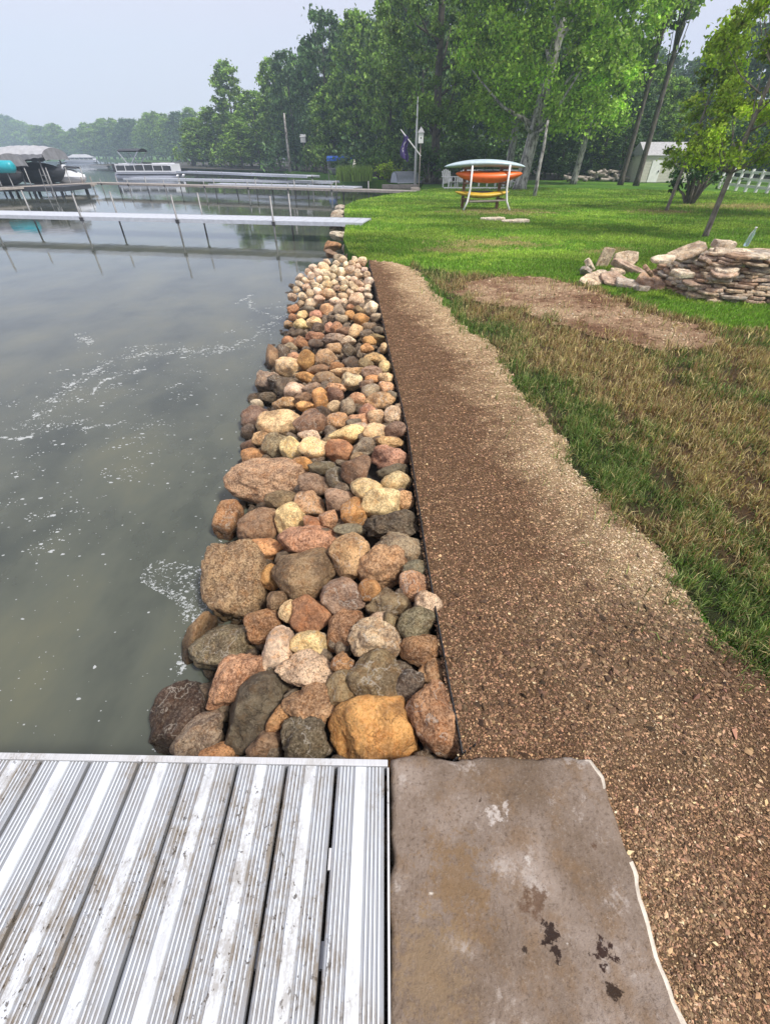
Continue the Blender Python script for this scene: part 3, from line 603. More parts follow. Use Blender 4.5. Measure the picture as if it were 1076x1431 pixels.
base = path_col(X, Y)*rng.lognormal(0, np.clip(.62-.06*r, .34, .6)[:, None], (len(X), 1))*np.where(cl, .55, 1.)[:, None]*(1+rng.normal(0, .05, (len(X), 3)))
base = np.where((rng.random(len(X)) < .1)[:, None], base*1.5+np.array([.05, .035, .02]), base); base = base*(1-.4*coarse[:, None]); base = np.clip(base, .01, [.62, .5, .34])
chips('gravel', X, Y, GZ+.012+rough(X, Y)+size*.25, size, base, 'chip', 'loose reddish brown crushed stone covering the path', 'gravel', .55)
X, Y, r = region(60000, 3, 12, 0, 60, 1, patch_poly); size = .009*rng.lognormal(0, .4, len(X)); chips('soil_crumbs', X, Y, GZ+.016+size*.2, size, np.clip(patch_col(X, Y)*rng.lognormal(0, .35, (len(X), 1)), .02, .6), 'chip', 'loose crumbs of bare reddish soil in the lawn', 'soil', .7)
def blades(name, X, Y, L, wd, col, label, lean=.55):
    n = len(X); a = rng.uniform(0, 6.28, n); th = np.abs(rng.normal(0, lean, n)); dx, dy = np.cos(a), np.sin(a); b = rng.uniform(0, 3.14, n)
    sx, sy = np.cos(b)*wd/2, np.sin(b)*wd/2; h1, o1 = L*.55*np.cos(th*.6), L*.55*np.sin(th*.6); h2, o2 = h1+L*.45*np.cos(np.minimum(th*1.9, 2.2)), o1+L*.45*np.sin(np.minimum(th*1.9, 2.2)); h2 = np.maximum(h2, .004)
    Z = np.full(n, GZ-.008); V = np.empty((n, 5, 3)); V[:, 0] = np.stack([X-sx, Y-sy, Z], -1); V[:, 1] = np.stack([X+sx, Y+sy, Z], -1)
    V[:, 2] = np.stack([X+dx*o1+sx*.8, Y+dy*o1+sy*.8, Z+h1], -1); V[:, 3] = np.stack([X+dx*o1-sx*.8, Y+dy*o1-sy*.8, Z+h1], -1); V[:, 4] = np.stack([X+dx*o2, Y+dy*o2, Z+h2], -1)
    i = 5*np.arange(n)[:, None]; Fq = np.concatenate([i+np.array([[0, 1, 2]]), i+np.array([[0, 2, 3]]), i+np.array([[3, 2, 4]])])
    return tag(link(name, npmesh(name, V.reshape(-1, 3), Fq, np.repeat(col, 5, 0)), 'grass_blade'), label, 'grass', kind='stuff')
wide_dry = [(x_-.35 if (x_, y_) in dry_poly[-7:] else x_, y_) for x_, y_ in dry_poly]
X, Y, r = region(640000, 1.2, 16, 3, 62, 1.55, wide_dry); jx = rng.normal(0, .035, len(X))*(1+.15*r); jn = .05*nB(np.stack([X, Y], -1)*1.5); k = (~inpoly(X-.02+jx+jn, Y+jn, path_poly) | (rng.random(len(X)) < .008)) & (~inpoly(X+2*jx+2*jn, Y+2*jx, patch_poly) | (rng.random(len(X)) < .05)) & (X > np.interp(Y, ey[eo], ex[eo])+.35); X, Y, r = X[k], Y[k], r[k]
nT = NZ(2.2, 3, 6, 2, .7, 41); tuft = nT(np.stack([X, Y], -1)); k = rng.random(len(X)) < np.clip(.6+.38*tuft, .06, 1); X, Y, r, tuft = X[k], Y[k], r[k], tuft[k]
gr = np.clip(green(X, Y)+rng.normal(0, .24, len(X)), 0, 1)[:, None]
cd_ = np.where(rng.random((len(X), 1)) < .55, np.array([.46, .37, .19]), np.array([.22, .13, .07])); cg = np.where(rng.random((len(X), 1)) < .7, np.array([.085, .15, .032]), np.array([.24, .28, .1]))
col = np.where(rng.random((len(X), 1)) < gr, cg, cd_)*rng.lognormal(0, .42, (len(X), 1))
blades('dry_grass', X, Y, (.04+.045*rng.random(len(X))**2+.02*np.clip(tuft, 0, 2))*(1+.05*r), .0026+.0007*r, col, 'trampled mix of green and straw-coloured grass right of the path', .75)
lawn_poly = [(p.x, p.y) for p in edge[-1:]+near_shore]+[(12, 45), (40, 45), (40, 3), (6, 2.5)]
X, Y, r = region(700000, 4, 34, -12, 62, 1.5, lawn_poly, [dry_poly, path_poly, patch_poly]); nL = NZ(.35, 4, 6, 2, .65, 51); v = nL(np.stack([X, Y], -1))[:, None]
col = np.where(v > .1, np.array([.27, .39, .06]), np.array([.16, .29, .035]))*rng.lognormal(0, .3, (len(X), 1)); col = np.where((rng.random(len(X)) < .06)[:, None], np.array([.3, .32, .12]), col)
for (px_, py_, rr_) in [(683, 340, .8), (640, 350, .5), (700, 297, 1.2), (925, 297, .8), (1040, 290, 1.6), (600, 262, 1.5), (860, 352, .4)]:
    q = P(px_, py_); dd = np.hypot((X-q.x)/1.6, Y-q.y)/rr_+.25*nL(np.stack([X, Y], -1)*3); k = dd < rng.uniform(.3, 1.1, len(X)); col[k] = np.array([.42, .34, .17])*rng.lognormal(0, .25, (k.sum(), 1))
v2 = NZ(.12, 3, 5, 2, .6, 52)(np.stack([X, Y*1.6], -1))[:, None]; col = col*np.clip(1+.16*v2, .6, 1.4)
blades('lawn_grass', X, Y, .022+.0026*r*rng.uniform(.6, 1.3, len(X)), .003+.00095*r, col, 'mown bright green lawn grass beyond the path', .5)
# reeds at the bay shore
def blade_clump(name, px0, px1, py, n, h, col, label, cat='reeds'):
    a, b = P(px0, py, WZ), P(px1, py, WZ); u = rng.random(n); X = a.x+(b.x-a.x)*u; Y = a.y+(b.y-a.y)*u+rng.normal(0, .7, n); L = h*rng.uniform(.6, 1.1, n)
    o = blades(name, X, Y, L, np.full(n, .05), np.array(col)*rng.lognormal(0, .3, (n, 1)), label, .16); o['category'] = cat; return o
blade_clump('reeds', 472, 520, 262, 1500, 1.0, (.2, .3, .06), 'upright yellow-green reeds at the water edge before the shrubs')
# foam on the lake
poly_f = [(p.x, p.y) for p in [P(x, y, WZ) for x, y in [(-60, 560), (60, 530), (120, 465), (150, 478), (200, 482), (280, 476), (345, 448), (395, 412), (400, 435), (380, 475), (300, 515), (262, 560), (240, 610), (200, 670), (130, 705), (60, 800), (-60, 860)]]]
pts = []
X, Y, r = sample_r(240000, .8, 9, R(-75), 0, .9); k = inpoly(X, Y, poly_f); X, Y = X[k], Y[k]
nf1 = NZ(.9, 4, 7, 2, .75, 61); q = np.stack([X*.8+Y*.5, Y*1.6-X*.6], -1); v = nf1(q); k = rng.random(len(X)) < np.clip((v-.35)*.17, .002, 1); pts.append((X[k], Y[k]))
def streak(pl, wd, n):
    W_ = [P(x, y, WZ) for x, y in pl]; seg = rng.integers(0, len(W_)-1, n); u = rng.random(n); ax = np.array([[p.x, p.y] for p in W_]); p = ax[seg]*(1-u[:, None])+ax[seg+1]*u[:, None]
    wv = .5*wd*np.sin(u*9+seg); p[:, 1] += wv; p += rng.normal(0, wd*.6, p.shape)*rng.random((n, 1)); k = nf1(p*4) > -.5; pts.append((p[k, 0], p[k, 1]))
streak([(0, 612), (25, 614), (45, 611)], .035, 260); streak([(108, 600), (140, 595), (178, 590)], .04, 300); streak([(128, 552), (140, 536), (148, 530), (180, 522), (205, 515)], .04, 420)
streak([(40, 590), (65, 570), (95, 540), (130, 520), (170, 500), (240, 492), (290, 490)], .16, 1700); streak([(300, 488), (340, 480), (375, 455), (400, 440)], .12, 500); streak([(330, 425), (350, 412), (350, 430), (395, 447)], .07, 420); streak([(105, 468), (118, 475), (130, 480)], .06, 160)
fb = [(p.x, p.y) for p in [P(x, y, WZ) for x, y in [(184, 800), (200, 786), (230, 782), (262, 790), (292, 792), (292, 850), (275, 872), (262, 850), (235, 835), (200, 815)]]]
A = P(184, 872, WZ); B = P(295, 782, WZ); X = rng.uniform(A.x-.1, B.x+.1, 30000); Y = rng.uniform(A.y, B.y, 30000); k = inpoly(X, Y, fb)
nf2 = NZ(6, 3, 7, 2, .8, 62); v = np.abs(nf2(np.stack([X, Y], -1))); edge_b = ~inpoly(X, Y-.06, fb); k &= rng.random(len(X)) < np.clip(.42-v*.8, .01, 1)+.1*edge_b; pts.append((X[k], Y[k]))
streak([(262, 848), (270, 862), (280, 872), (290, 880)], .06, 900); streak([(255, 925), (262, 905), (268, 885), (285, 870)], .035, 420); streak([(252, 945), (258, 930), (262, 912)], .035, 200); streak([(217, 1050), (219, 1020), (222, 990)], .012, 160); streak([(290, 785), (300, 768), (310, 757)], .04, 90)
X, Y, r = sample_r(1500, .6, 6, R(-75), 0, .7); pts.append((X, Y))
X = np.concatenate([p[0] for p in pts]); Y = np.concatenate([p[1] for p in pts]); k = X < np.interp(Y, wy[wo], wx[wo])+.06; X, Y = X[k], Y[k]
n = len(X); s_ = .0013*rng.lognormal(0, .65, n)*(1+.3*np.hypot(X, Y)); s_ = np.minimum(s_, .014); s_[inpoly(X, Y-.0, fb)] *= .62; a = np.arange(6)*math.pi/3
rr = rng.uniform(.6, 1.3, (n, 6))*s_[:, None]; V = np.zeros((n, 7, 3)); st = rng.uniform(.8, 2., n)[:, None]; V[:, :6, 0] = X[:, None]+rr*np.cos(a)*st; V[:, :6, 1] = Y[:, None]+rr*np.sin(a); V[:, :6, 2] = WZ+.0006; V[:, 6] = np.stack([X, Y, WZ+.001+s_*.35], -1)
Fq = (np.array([[i, (i+1) % 6, 6] for i in range(6)])[None]+7*np.arange(n)[:, None, None]).reshape(-1, 3)
tag(link('foam', npmesh('foam', V.reshape(-1, 3), Fq), 'foam'), 'white foam flecks and bubbles drifting on the murky lake water', 'foam', kind='stuff')
# ================================================================ FLAGSTONE PILE
def flag_mesh(L, D, H, seed):
    g = np.random.default_rng(seed); n = int(g.integers(7, 11)); an = np.sort((np.arange(n)+g.uniform(-.25, .25, n))*2*math.pi/n); out = []
    for a in an:
        c, s_ = math.cos(a), math.sin(a); k = 1/max(abs(c), abs(s_), .72)**.75; out.append((c*k*L/2*g.uniform(.88, 1.05), s_*k*D/2*g.uniform(.85, 1.05)))
    vs = []; fs = []; N = n*3; dd = []
    for i in range(n):
        a, b = out[i], out[(i+1) % n]
        for k in range(3): u = k/3; dd.append((a[0]*(1-u)+b[0]*u+g.normal(0, .004), a[1]*(1-u)+b[1]*u+g.normal(0, .004)))
    tilt = g.normal(0, .05, 2)
    for (sc, z) in [(0, .5), (.6, .5), (.93, .47), (1, .3), (1.01, -.1), (.98, -.42), (.9, -.5), (0, -.5)]:
        for p in dd: vs.append((p[0]*sc*(1+g.normal(0, .012)), p[1]*sc, z*H+(p[0]*tilt[0]+p[1]*tilt[1])*sc+g.normal(0, .0025)))
    for j in range(7):
        for i in range(N): fs.append((j*N+i, (j+1)*N+i, (j+1)*N+(i+1) % N, j*N+(i+1) % N))
    me = bpy.data.meshes.new('flagstone'); me.from_pydata(vs, [], fs); me.update()
    for p in me.polygons: p.use_smooth = False
    return me
FC = {'buff': (.6, .5, .38), 'pinkish': (.56, .43, .34), 'grey': (.5, .46, .41), 'cream': (.72, .64, .52), 'rusty': (.42, .29, .2)}
fcount = [0]; fl_used = set()
def flag(loc, L, D, H, rz, rx, ry, ck, label):
    fcount[0] += 1; me = flag_mesh(L, D, H, 2000+fcount[0]); o = link('flagstone', me, 'stone'); o.location = loc; o.rotation_euler = (rx, ry, rz)
    c = np.array(FC[ck])*rng.uniform(.85, 1.12); o.color = (*c, .55); tag(o, label, 'flagstone', 'flagstones of the pile on the lawn'); return o
fr_px = [(893, 388), (925, 402), (968, 420), (1030, 424), (1110, 428), (1190, 432)]
fr = [P(x, y, GZ) for x, y in fr_px]; flen = [0]
for a, b in zip(fr[:-1], fr[1:]): flen.append(flen[-1]+(b-a).length)
def fpt(s_):
    for i in range(len(fr)-1):
        if s_ <= flen[i+1] or i == len(fr)-2:
            d = (fr[i+1]-fr[i]).normalized(); return fr[i]+d*(s_-flen[i]), d
TOP = lambda s_: np.interp(s_/flen[-1], [0, .12, .25, .38, .5, .62, .8, 1], [.18, .36, .5, .57, .58, .58, .54, .5])
crs = 0; z = GZ
ordn = ['bottom', 'second', 'third', 'fourth', 'fifth', 'sixth', 'seventh', 'eighth', 'ninth', 'tenth', 'eleventh', 'twelfth', 'thirteenth', 'fourteenth', 'fifteenth']
while z < .55 and crs < 15:
    H = rng.uniform(.03, .044)
    for row in (0, 1, 2):
        s_ = rng.uniform(-.06, .03)+.05*crs*.6
        while s_ < flen[-1]:
            L = rng.uniform(.16, .4) if row == 0 else rng.uniform(.3, .5); p, d = fpt(max(s_+L/2, 0))
            if z-GZ+H < TOP(s_+L/2)-.02*row:
                nrm = Vector((-d.y, d.x, 0)); off = .13+.022*crs+row*.26+rng.normal(0, .012); q = p+nrm*off; D = rng.uniform(.22, .34)
                ck = rng.choice(['buff', 'pinkish', 'grey', 'cream', 'rusty', 'buff', 'grey']); fr_ = s_/flen[-1]; part = 'left end' if fr_ < .25 else 'middle' if fr_ < .5 else 'right part' if fr_ < .72 else 'far right end'
                lb = f'{"thick" if H > .038 else "thin"} {ck} flagstone in the {ordn[crs]} course at the {part} of the pile' if row == 0 else f'{ck} flagstone inside the top of the stone pile'
                if row == 0 or TOP(s_+L/2)-(z-GZ) < .15:
                    flag((q.x, q.y, z+H/2), L*1.02, D, H*rng.uniform(.9, 1.1), math.atan2(d.y, d.x)+rng.normal(0, .1), rng.normal(0, .04), rng.normal(0, .035), ck, lb)
            s_ += L+.004
    z += H+.002; crs += 1
def on(px, py, Y): return PY(px, py, Y)
Yp = fr[2].y
for (px, py, dY, L, D, H, rz, rx, ry, ck, lb) in [
    (960, 352, .5, .5, .3, .05, .1, .35, -.35, 'buff', 'large tilted buff flagstone leaning on top of the pile, left'),
    (927, 362, .25, .34, .2, .05, .05, .1, -.15, 'cream', 'flat cream flagstone capping the left shoulder of the pile'),
    (1016, 358, .3, .42, .3, .06, -.2, .25, .25, 'cream', 'long pale flagstone lying tilted on the pile below the bottle'),
    (1066, 372, .1, .34, .3, .07, .35, .3, -.35, 'cream', 'pale flagstone propped on the pile at the right frame edge'),
    (985, 366, .3, .26, .2, .05, .4, .1, .5, 'pinkish', 'small pinkish flagstone on the pile right of the tilted slab'),
    (1012, 342, .75, .3, .22, .1, 0, .1, .1, 'cream', 'rounded whitish rock on top of the pile'),
    (1068, 352, .8, .5, .3, .05, 0, .05, 0, 'buff', 'flat buff flagstone at the back of the pile top'),
    (952, 382, .02, .3, .2, .07, .1, .2, .1, 'cream', 'thick whitish block protruding from the left face of the pile'),
    (905, 378, .1, .22, .16, .05, .6, .5, .5, 'rusty', 'rusty flagstone propped at the left foot of the pile')]:
    q = on(px, py, Yp+dY); flag(q, L, D, H, rz, rx, ry, ck, lb)
for (px, py, L, D, H, rz, rx, ry, ck, lb) in [
    (828, 392, .34, .22, .035, .7, .3, -.12, 'buff', 'flat buff flagstone lying farthest left on the lawn beside the pile'),
    (857, 392, .34, .26, .035, .6, .35, -.1, 'pinkish', 'flat pinkish flagstone lying second from left beside the pile'),
    (823, 374, .26, .16, .06, .9, .8, .3, 'cream', 'chunky cream stone in the leftmost small heap'),
    (843, 368, .2, .05, .22, .4, .1, .2, 'buff', 'flagstone standing upright in the leftmost small heap'),
    (818, 381, .2, .14, .05, 1.4, .5, .6, 'grey', 'small grey stone at the very left of the small heap'),
    (840, 383, .2, .14, .05, .2, .3, .1, 'cream', 'small pale stone under the upright flagstone'),
    (873, 366, .3, .2, .09, -.3, .7, .15, 'buff', 'thick buff block standing behind the long tilted flagstone'),
    (878, 376, .42, .12, .08, -.55, .3, .35, 'pinkish', 'long speckled flagstone tilted down towards the main pile'),
    (880, 396, .32, .2, .05, -.1, .2, .1, 'grey', 'flat grey flagstone on the grass before the long tilted one'),
    (862, 380, .18, .12, .06, .3, .2, .1, 'buff', 'small buff stone between the two small heaps'),
    (908, 397, .3, .2, .07, -.5, .4, .35, 'rusty', 'rusty flagstone leaning at the left corner of the main pile'),
    (898, 402, .16, .1, .05, .1, 0, 0, 'grey', 'small grey stone on the grass at the left corner of the pile')]:
    q = P(px, py, GZ+.05); L, D, H = L*1.5, D*1.5, H*1.4; flag((q.x, q.y, GZ+max(H, D*abs(math.sin(rx)))*.45+.01), L, D, H, rz, rx, ry, ck, lb)
# plastic bottle standing on the pile
q = on(1041, 344, Yp+.6); b = empty('bottle', q, 'clear blue-tinted plastic bottle leaning on top of the stone pile', 'bottle')
mb = MB(); mb.tube([(0, 0, 0), (0, 0, .01), (.01, 0, .07), (.022, 0, .15), (.026, 0, .18), (.03, 0, .205), (.031, 0, .215)], [.028, .032, .032, .03, .02, .012, .012], 14); mb.build('bottle_body', 'bottle', b, True)
mb = MB(); mb.tube([(.031, 0, .216), (.033, 0, .235)], .014, 12); mb.build('cap', 'white_paint', b, True)
# white flat stones let in the lawn before the kayak rack
for px, py, lb in ((688, 308, 'left flat white stepping stone in the lawn before the kayak rack'), (720, 311, 'right flat white stepping stone in the lawn before the kayak rack')):
    q = P(px, py, GZ); me = flag_mesh(.85, .5, .1, px); o = link('stepping_stone', me, 'stone'); o.location = (q.x, q.y, GZ+.03); o.color = (.6, .56, .48, .4); tag(o, lb, 'stone', 'stepping stones in the lawn')
# ledge blocks at the shore by the near pier
for n, (px, py, w_, h_, c, lb) in enumerate([(465, 341, 27, 14, (.42, .24, .12), 'square rusty-tan block at the water, nearest of the shore ledge blocks'), (487, 344, 18, 16, (.4, .36, .28), 'grey-tan block right of the square rusty block'), (463, 352, 18, 12, (.25, .17, .12), 'dark brown block under the square rusty block'), (498, 349, 22, 6, (.5, .46, .36), 'flat pale slab between ledge blocks and lawn'),
    (474, 329, 26, 12, (.5, .46, .38), 'pale rounded ledge block just in front of the near pier'), (470, 320, 20, 9, (.34, .3, .24), 'grey ledge block right under the near pier'), (473, 303, 22, 9, (.36, .32, .26), 'grey ledge block just beyond the near pier'), (474, 297, 22, 8, (.5, .46, .38), 'pale flat ledge block beyond the near pier'), (475, 290, 14, 7, (.52, .48, .42), 'farthest small pale ledge block of the shore ledge'), (467, 300, 12, 7, (.3, .24, .18), 'brown ledge block at the water beyond the near pier'), (490, 356, 16, 8, (.4, .33, .25), 'tan ledge block touching the far end of the riprap'), (474, 358, 16, 10, (.36, .3, .22), 'brown-grey ledge block at the riprap water corner')]):
    q = P(px, py+h_*.3, -.25); d = depth(q); a, b_ = w_/F*d/2, h_/F*d/2; me = stone_mesh('ledge_block', (a, a*.8, max(b_, .08)), 4, 1., 700+n); o = link('ledge_block', me, 'stone'); o.location = (q.x, q.y, -.24 if py > 330 else -.2); o.color = (*c, .6); tag(o, lb, 'stone block', 'ledge blocks at the shore')
# ================================================================ TREES
def tube_np(pts, rs, n=7):
    mb = MB(); mb.tube(pts, rs, n); return mb
def leaves(C, sig, n, size, seed, up=.3, var=.42):
    g = np.random.default_rng(seed); idx = g.integers(0, len(C), n); c = C[idx]; s_ = sig[idx]
    d = g.normal(size=(n, 3)); d /= np.linalg.norm(d, axis=1)[:, None]; p = c+d*(s_*np.minimum(np.abs(g.normal(0, .72, n)), 1.7))[:, None]*np.array([1.1, 1.1, .75])
    nr = g.normal(size=(n, 3))+np.array([0, 0, up]); nr /= np.linalg.norm(nr, axis=1)[:, None]; u = np.cross(nr, g.normal(size=(n, 3))); u /= np.linalg.norm(u, axis=1)[:, None]; v = np.cross(nr, u)
    z = (size*g.uniform(.6, 1.3, n))[:, None]; V = np.stack([p-u*z*.55, p+v*z*.34+nr*z*.06, p+u*z*.55-nr*z*.1, p-v*z*.34+nr*z*.06], 1).reshape(-1, 3)
    Fq = np.arange(4*n).reshape(-1, 4); cc = g.lognormal(0, var*.62, (len(C), 1))[idx]*g.lognormal(0, .36, (n, 1))*np.array([1, 1, 1])+g.normal(0, .05, (n, 3)); return V, Fq, np.repeat(np.clip(cc, .15, 2.6), 4, 0)
def make_tree(name, base, h, crown, tr, nl, leaf, mats, label, cat='tree', group=None, lean=(0, 0), seed=1, ncl=60, sig=.12, limbs=16, shape=1., up=.3):
    """crown = (z0 fraction, z1 fraction, radius) ; shape>1 narrows the top"""
    g = np.random.default_rng(seed); root = empty(name, base, label, cat, group); z0, z1, rad = crown
    def axis(u): return Vector((lean[0]*u+math.sin(u*4+seed)*.015*h*u, lean[1]*u+math.cos(u*3+seed)*.01*h*u, u*h))
    C = []; 
    for _ in range(ncl):
        u = g.random(); a = g.uniform(0, 6.28); prof_ = math.sin(math.pi*min(1, (u*.86+.1))**shape)**.6; rr = rad*prof_*math.sqrt(g.uniform(.12, 1)); ax = axis(z0+(z1-z0)*u); C.append((ax.x+rr*math.cos(a), ax.y+rr*math.sin(a), ax.z-.04*h*(rr/rad)))
    C = np.array(C); sg = np.full(len(C), sig*rad*2)*g.uniform(.6, 1.4, len(C))
    mb = tube_np([axis(u) for u in (0, .02, .1, .25, .45, .65, .85, .97)], [tr*1.35, tr*1.1, tr, tr*.85, tr*.68, tr*.45, tr*.22, tr*.06], 10)
    for i in range(limbs):
        c = Vector(C[g.integers(len(C))]); u = max(z0*.85, min(.9, c.z/h-g.uniform(.1, .22))); s_ = axis(u); r0 = tr*.4*(1-u*.6); m_ = s_.lerp(c, .5)+Vector((0, 0, -.02*h))
        mb.tube([s_, m_, c], [r0, r0*.6, r0*.15], 6)
    mb.build('trunk', mats[0], root, True)
    V, Fq, cc = leaves(C, sg, nl, leaf, seed+5, up); link('crown', npmesh('crown', V, Fq, cc), mats[1], root); return root
def at(px, Y): return Vector((XatY(px, Y, GZ), Y, GZ))
# -- trees standing on the lawn
make_tree('birch_tree', P(686, 252+14, GZ)+Vector((P(725, 266).x-P(686, 266).x, 0, 0)), 17, (.17, 1, 5.2), .33, 85000, .17, ('bark_birch', 'leaf_yellow_green'), 'big pale-trunked tree leaning right behind the kayak rack', lean=(2.2, 0), seed=3, ncl=320, sig=.062, limbs=30)
make_tree('birch_tree', at(707, 36), 15, (.18, 1, 4.2), .24, 46000, .18, ('bark_birch', 'leaf_yellow_green'), 'mottled birch behind the kayak rack, left of the leaning trunk', lean=(.5, 0), seed=4, ncl=160, sig=.065, limbs=24)
make_tree('broadleaf_tree', at(607, 40), 17, (.17, 1, 4.), .3, 50000, .19, ('bark_dark', 'leaf_mid'), 'tall dark-trunked tree right of the birdhouse pole', lean=(-.6, 0), seed=6, ncl=170, sig=.065, limbs=24)
make_tree('broadleaf_tree', at(800, 38), 15, (.2, 1, 3.6), .2, 30000, .19, ('bark_birch', 'leaf_yellow_green'), 'slender light-barked tree between the leaning pole and shed', lean=(1., 0), seed=8, ncl=100, sig=.09, limbs=20)
b0 = P(984, 332, GZ); make_tree('young_maple', b0, 6.2, (.24, 1, 1.3), .06, 26000, .075, ('bark_sapling', 'leaf_bright'), 'young bright green maple behind the stone pile', lean=(.1, .1), seed=12, ncl=150, sig=.085, limbs=44, shape=.8)
make_tree('young_maple', P(930, 296, GZ), 5.0, (.28, 1, .85), .055, 8000, .12, ('bark_sapling', 'leaf_bright'), 'smaller yellow-green maple left of the multi-stemmed shrub', lean=(.25, .0), seed=14, ncl=60, sig=.13, limbs=22, shape=.8)
make_tree('young_maple', at(1130, 17), 8.0, (.2, 1, 2.), .07, 8000, .15, ('bark_sapling', 'leaf_mid'), 'darker green tree at the right frame edge behind the maple', lean=(-.3, 0), seed=15, ncl=90, sig=.11, limbs=30)
# bare leaning poles / dead stems
def pole_stem(px, py, Y, ptop, r, label, name='dead_stem', mat='bark_birch'):
    a = P(px, py, GZ); b = PY(ptop[0], ptop[1], a.y+.2); mb = MB(); o = Vector(a); n = 6; mb.tube([a.lerp(b, i/n)+Vector((.02*math.sin(i*2.), 0, 0)) for i in range(n+1)], [r*(1.1-.5*i/n) for i in range(n+1)], 8)
    return tag(mb.build(name, mat, smooth=True, origin=o), label, 'dead tree')
pole_stem(746, 276, 0, (766, 168), .085, 'thin pale leaning dead stem right of the big leaning trunk')
for px, Y, h_, sd, lb in ((866, 37, 19, 21, 'tall slender leafy stem rising straight into the sky gap, left of two'), (888, 36, 20, 22, 'tall slender leafy stem rising into the sky gap, right of two')):
    make_tree('slender_tree', at(px, Y), h_, (.3, 1, 1.1), .16, 3600, .24, ('bark_dark', 'leaf_mid'), lb, seed=sd, ncl=70, sig=.16, limbs=26, shape=.8)
# -- shrubs
def shrub(name, base, rx, rz, n, leaf, mat, label, seed, group=None, stems=8, ncl=30):
    g = np.random.default_rng(seed); root = empty(name, base, label, 'shrub', group); C = []
    for _ in range(ncl):
        a = g.uniform(0, 6.28); u = g.random()**.6; C.append((rx*u*math.cos(a), rx*.7*u*math.sin(a), rz*(.25+.7*g.random()*(1-.45*u*u))))
    C = np.array(C); mb = MB()
    for i in range(stems): c = Vector(C[i % ncl]); mb.tube([(c.x*.12, c.y*.12, -.05), c*.5+Vector((0, 0, c.z*.1)), c], [.035*rz, .025*rz, .008*rz], 5)
    mb.build('stems', 'bark_sapling', root, True); V, Fq, cc = leaves(C, np.full(ncl, rx*.3), n, leaf, seed, .3); k = V[:, 2].reshape(-1, 4).min(1) > -.1; V = V.reshape(-1, 4, 3)[k].reshape(-1, 3); cc = cc.reshape(-1, 4, 3)[k].reshape(-1, 3)
    link('foliage', npmesh('foliage', V, np.arange(len(V)).reshape(-1, 4), cc), mat, root); return root
shrub('shrub', P(962, 286, GZ), .95, 2.2, 3200, .13, 'leaf_dark', 'dark multi-stemmed shrub between the two young maples', 31, stems=14)
shrub('shrub', P(535, 261.5, WZ)+Vector((0, 2, .4)), 2.0, 2.3, 4000, .2, 'leaf_shrub', 'large rounded green shrub left of the upturned boat', 32)
shrub('shrub', P(549, 263.5, WZ)+Vector((-.3, .6, .4)), 1.0, 1.3, 1500, .15, 'leaf_bright', 'small bright shrub before the large rounded one at the water', 33)
shrub('shrub', P(597, 256, GZ), 1.5, 2.1, 2600, .18, 'leaf_shrub', 'green shrub behind the birdhouse pole', 34)
for n, (px, py, s_, h_) in enumerate([(636, 253, 2.2, 2.4), (665, 252, 2.2, 2.6), (683, 253, 1.8, 2.0)]):
    shrub('hedge_shrub', P(px, py, GZ), s_, h_, 3200, .18, 'leaf_shrub', ['light green hedge shrub left of the three behind the kayak rack', 'light green hedge shrub in the middle behind the kayak rack', 'light green hedge shrub right of the three behind the kayak rack'][n], 35+n, 'hedge shrubs behind the kayak rack')
for n, (px, Y, s_, h_, lb) in enumerate([(225+45, 100, 3, 4., 'low shrub at the left end of the far lawn'), (322, 88, 2.6, 3., 'low rounded shrub on the far shore left of the white birch'), (440, 66, 1.3, 3., 'small tree-like shrub left of the blue-canopied boat'), (455, 60, 1.4, 2.6, 'small light shrub directly left of the blue canopy')]):
    shrub('shrub', at(px, Y), s_, h_, 1500, .3, 'leaf_mid', lb, 50+n)
# -- the wood: prototypes, then copies with their own place and size
specs = [('leaf_mid', .34, .15, .25, 1.), ('leaf_dark', .30, .12, .3, 1.1), ('leaf_mid', .26, .2, .22, .9), ('leaf_blue', .33, .1, .28, 1.)]
protos = []
for i, (lm, rad, z0, _, shp) in enumerate(specs):
    protos.append(make_tree('woodland_tree', (0, -300-20*i, 0), 10, (z0, 1., rad*8.2), .17, 13000, .28, ('bark_dark', lm), 'x', 'tree', seed=70+i, ncl=230, sig=.07, limbs=18, shape=shp))
first = set()
def wood(px, top, Y, wid, k, label, group):
    h = ztop(top, Y)-GZ; loc = (XatY(px, Y, GZ), Y, GZ); s_ = h/10; rad0 = 2.6; sx = (wid/F*(Y*CP))/rad0; sc = (sx, sx, s_); rz = rng.uniform(0, 6.28)
    if k not in first: first.add(k); o = protos[k]; o.location = loc; o.rotation_euler.z = rz; o.scale = sc; o['label'] = label; o['group'] = group
    else: copy_thing(protos[k], loc, rz, sc, label, group)
GM = 'trees of the wood along the bay'
named = [(285, 165, 98, 22, 0, 'bushy tree at the water where the near wood begins, far left'), (308, 150, 92, 26, 2, 'rounded lighter tree left of the tall feathery one'), (336, 86, 90, 30, 2, 'tall feathery tree with a domed top standing above the left wood'), (365, 128, 84, 30, 0, 'medium broad tree right of the tall feathery tree'),
 (392, 82, 78, 26, 2, 'slender pale-topped tree over the white birch trunk'), (415, 70, 74, 26, 3, 'dark blue-green tree right of the slender pale-topped tree'), (340, 170, 80, 24, 0, 'low leafy tree leaning over the far lawn'), (462, 12, 66, 36, 3, 'very tall tree whose top touches the open sky'), (500, 18, 60, 34, 0, 'tall green tree over the blue-canopied boat'),
 (440, 60, 70, 26, 1, 'dark tree filling the gap left of the tallest tree'), (545, -20, 54, 36, 0, 'tall green tree above the flag'), (585, -60, 52, 38, 1, 'dark tall tree behind the white pole')]
for (px, top, Y, wd, k, lb) in named: wood(px, top, Y, wd, k, lb, GM)
GB = 'trees of the wood behind the lawn'
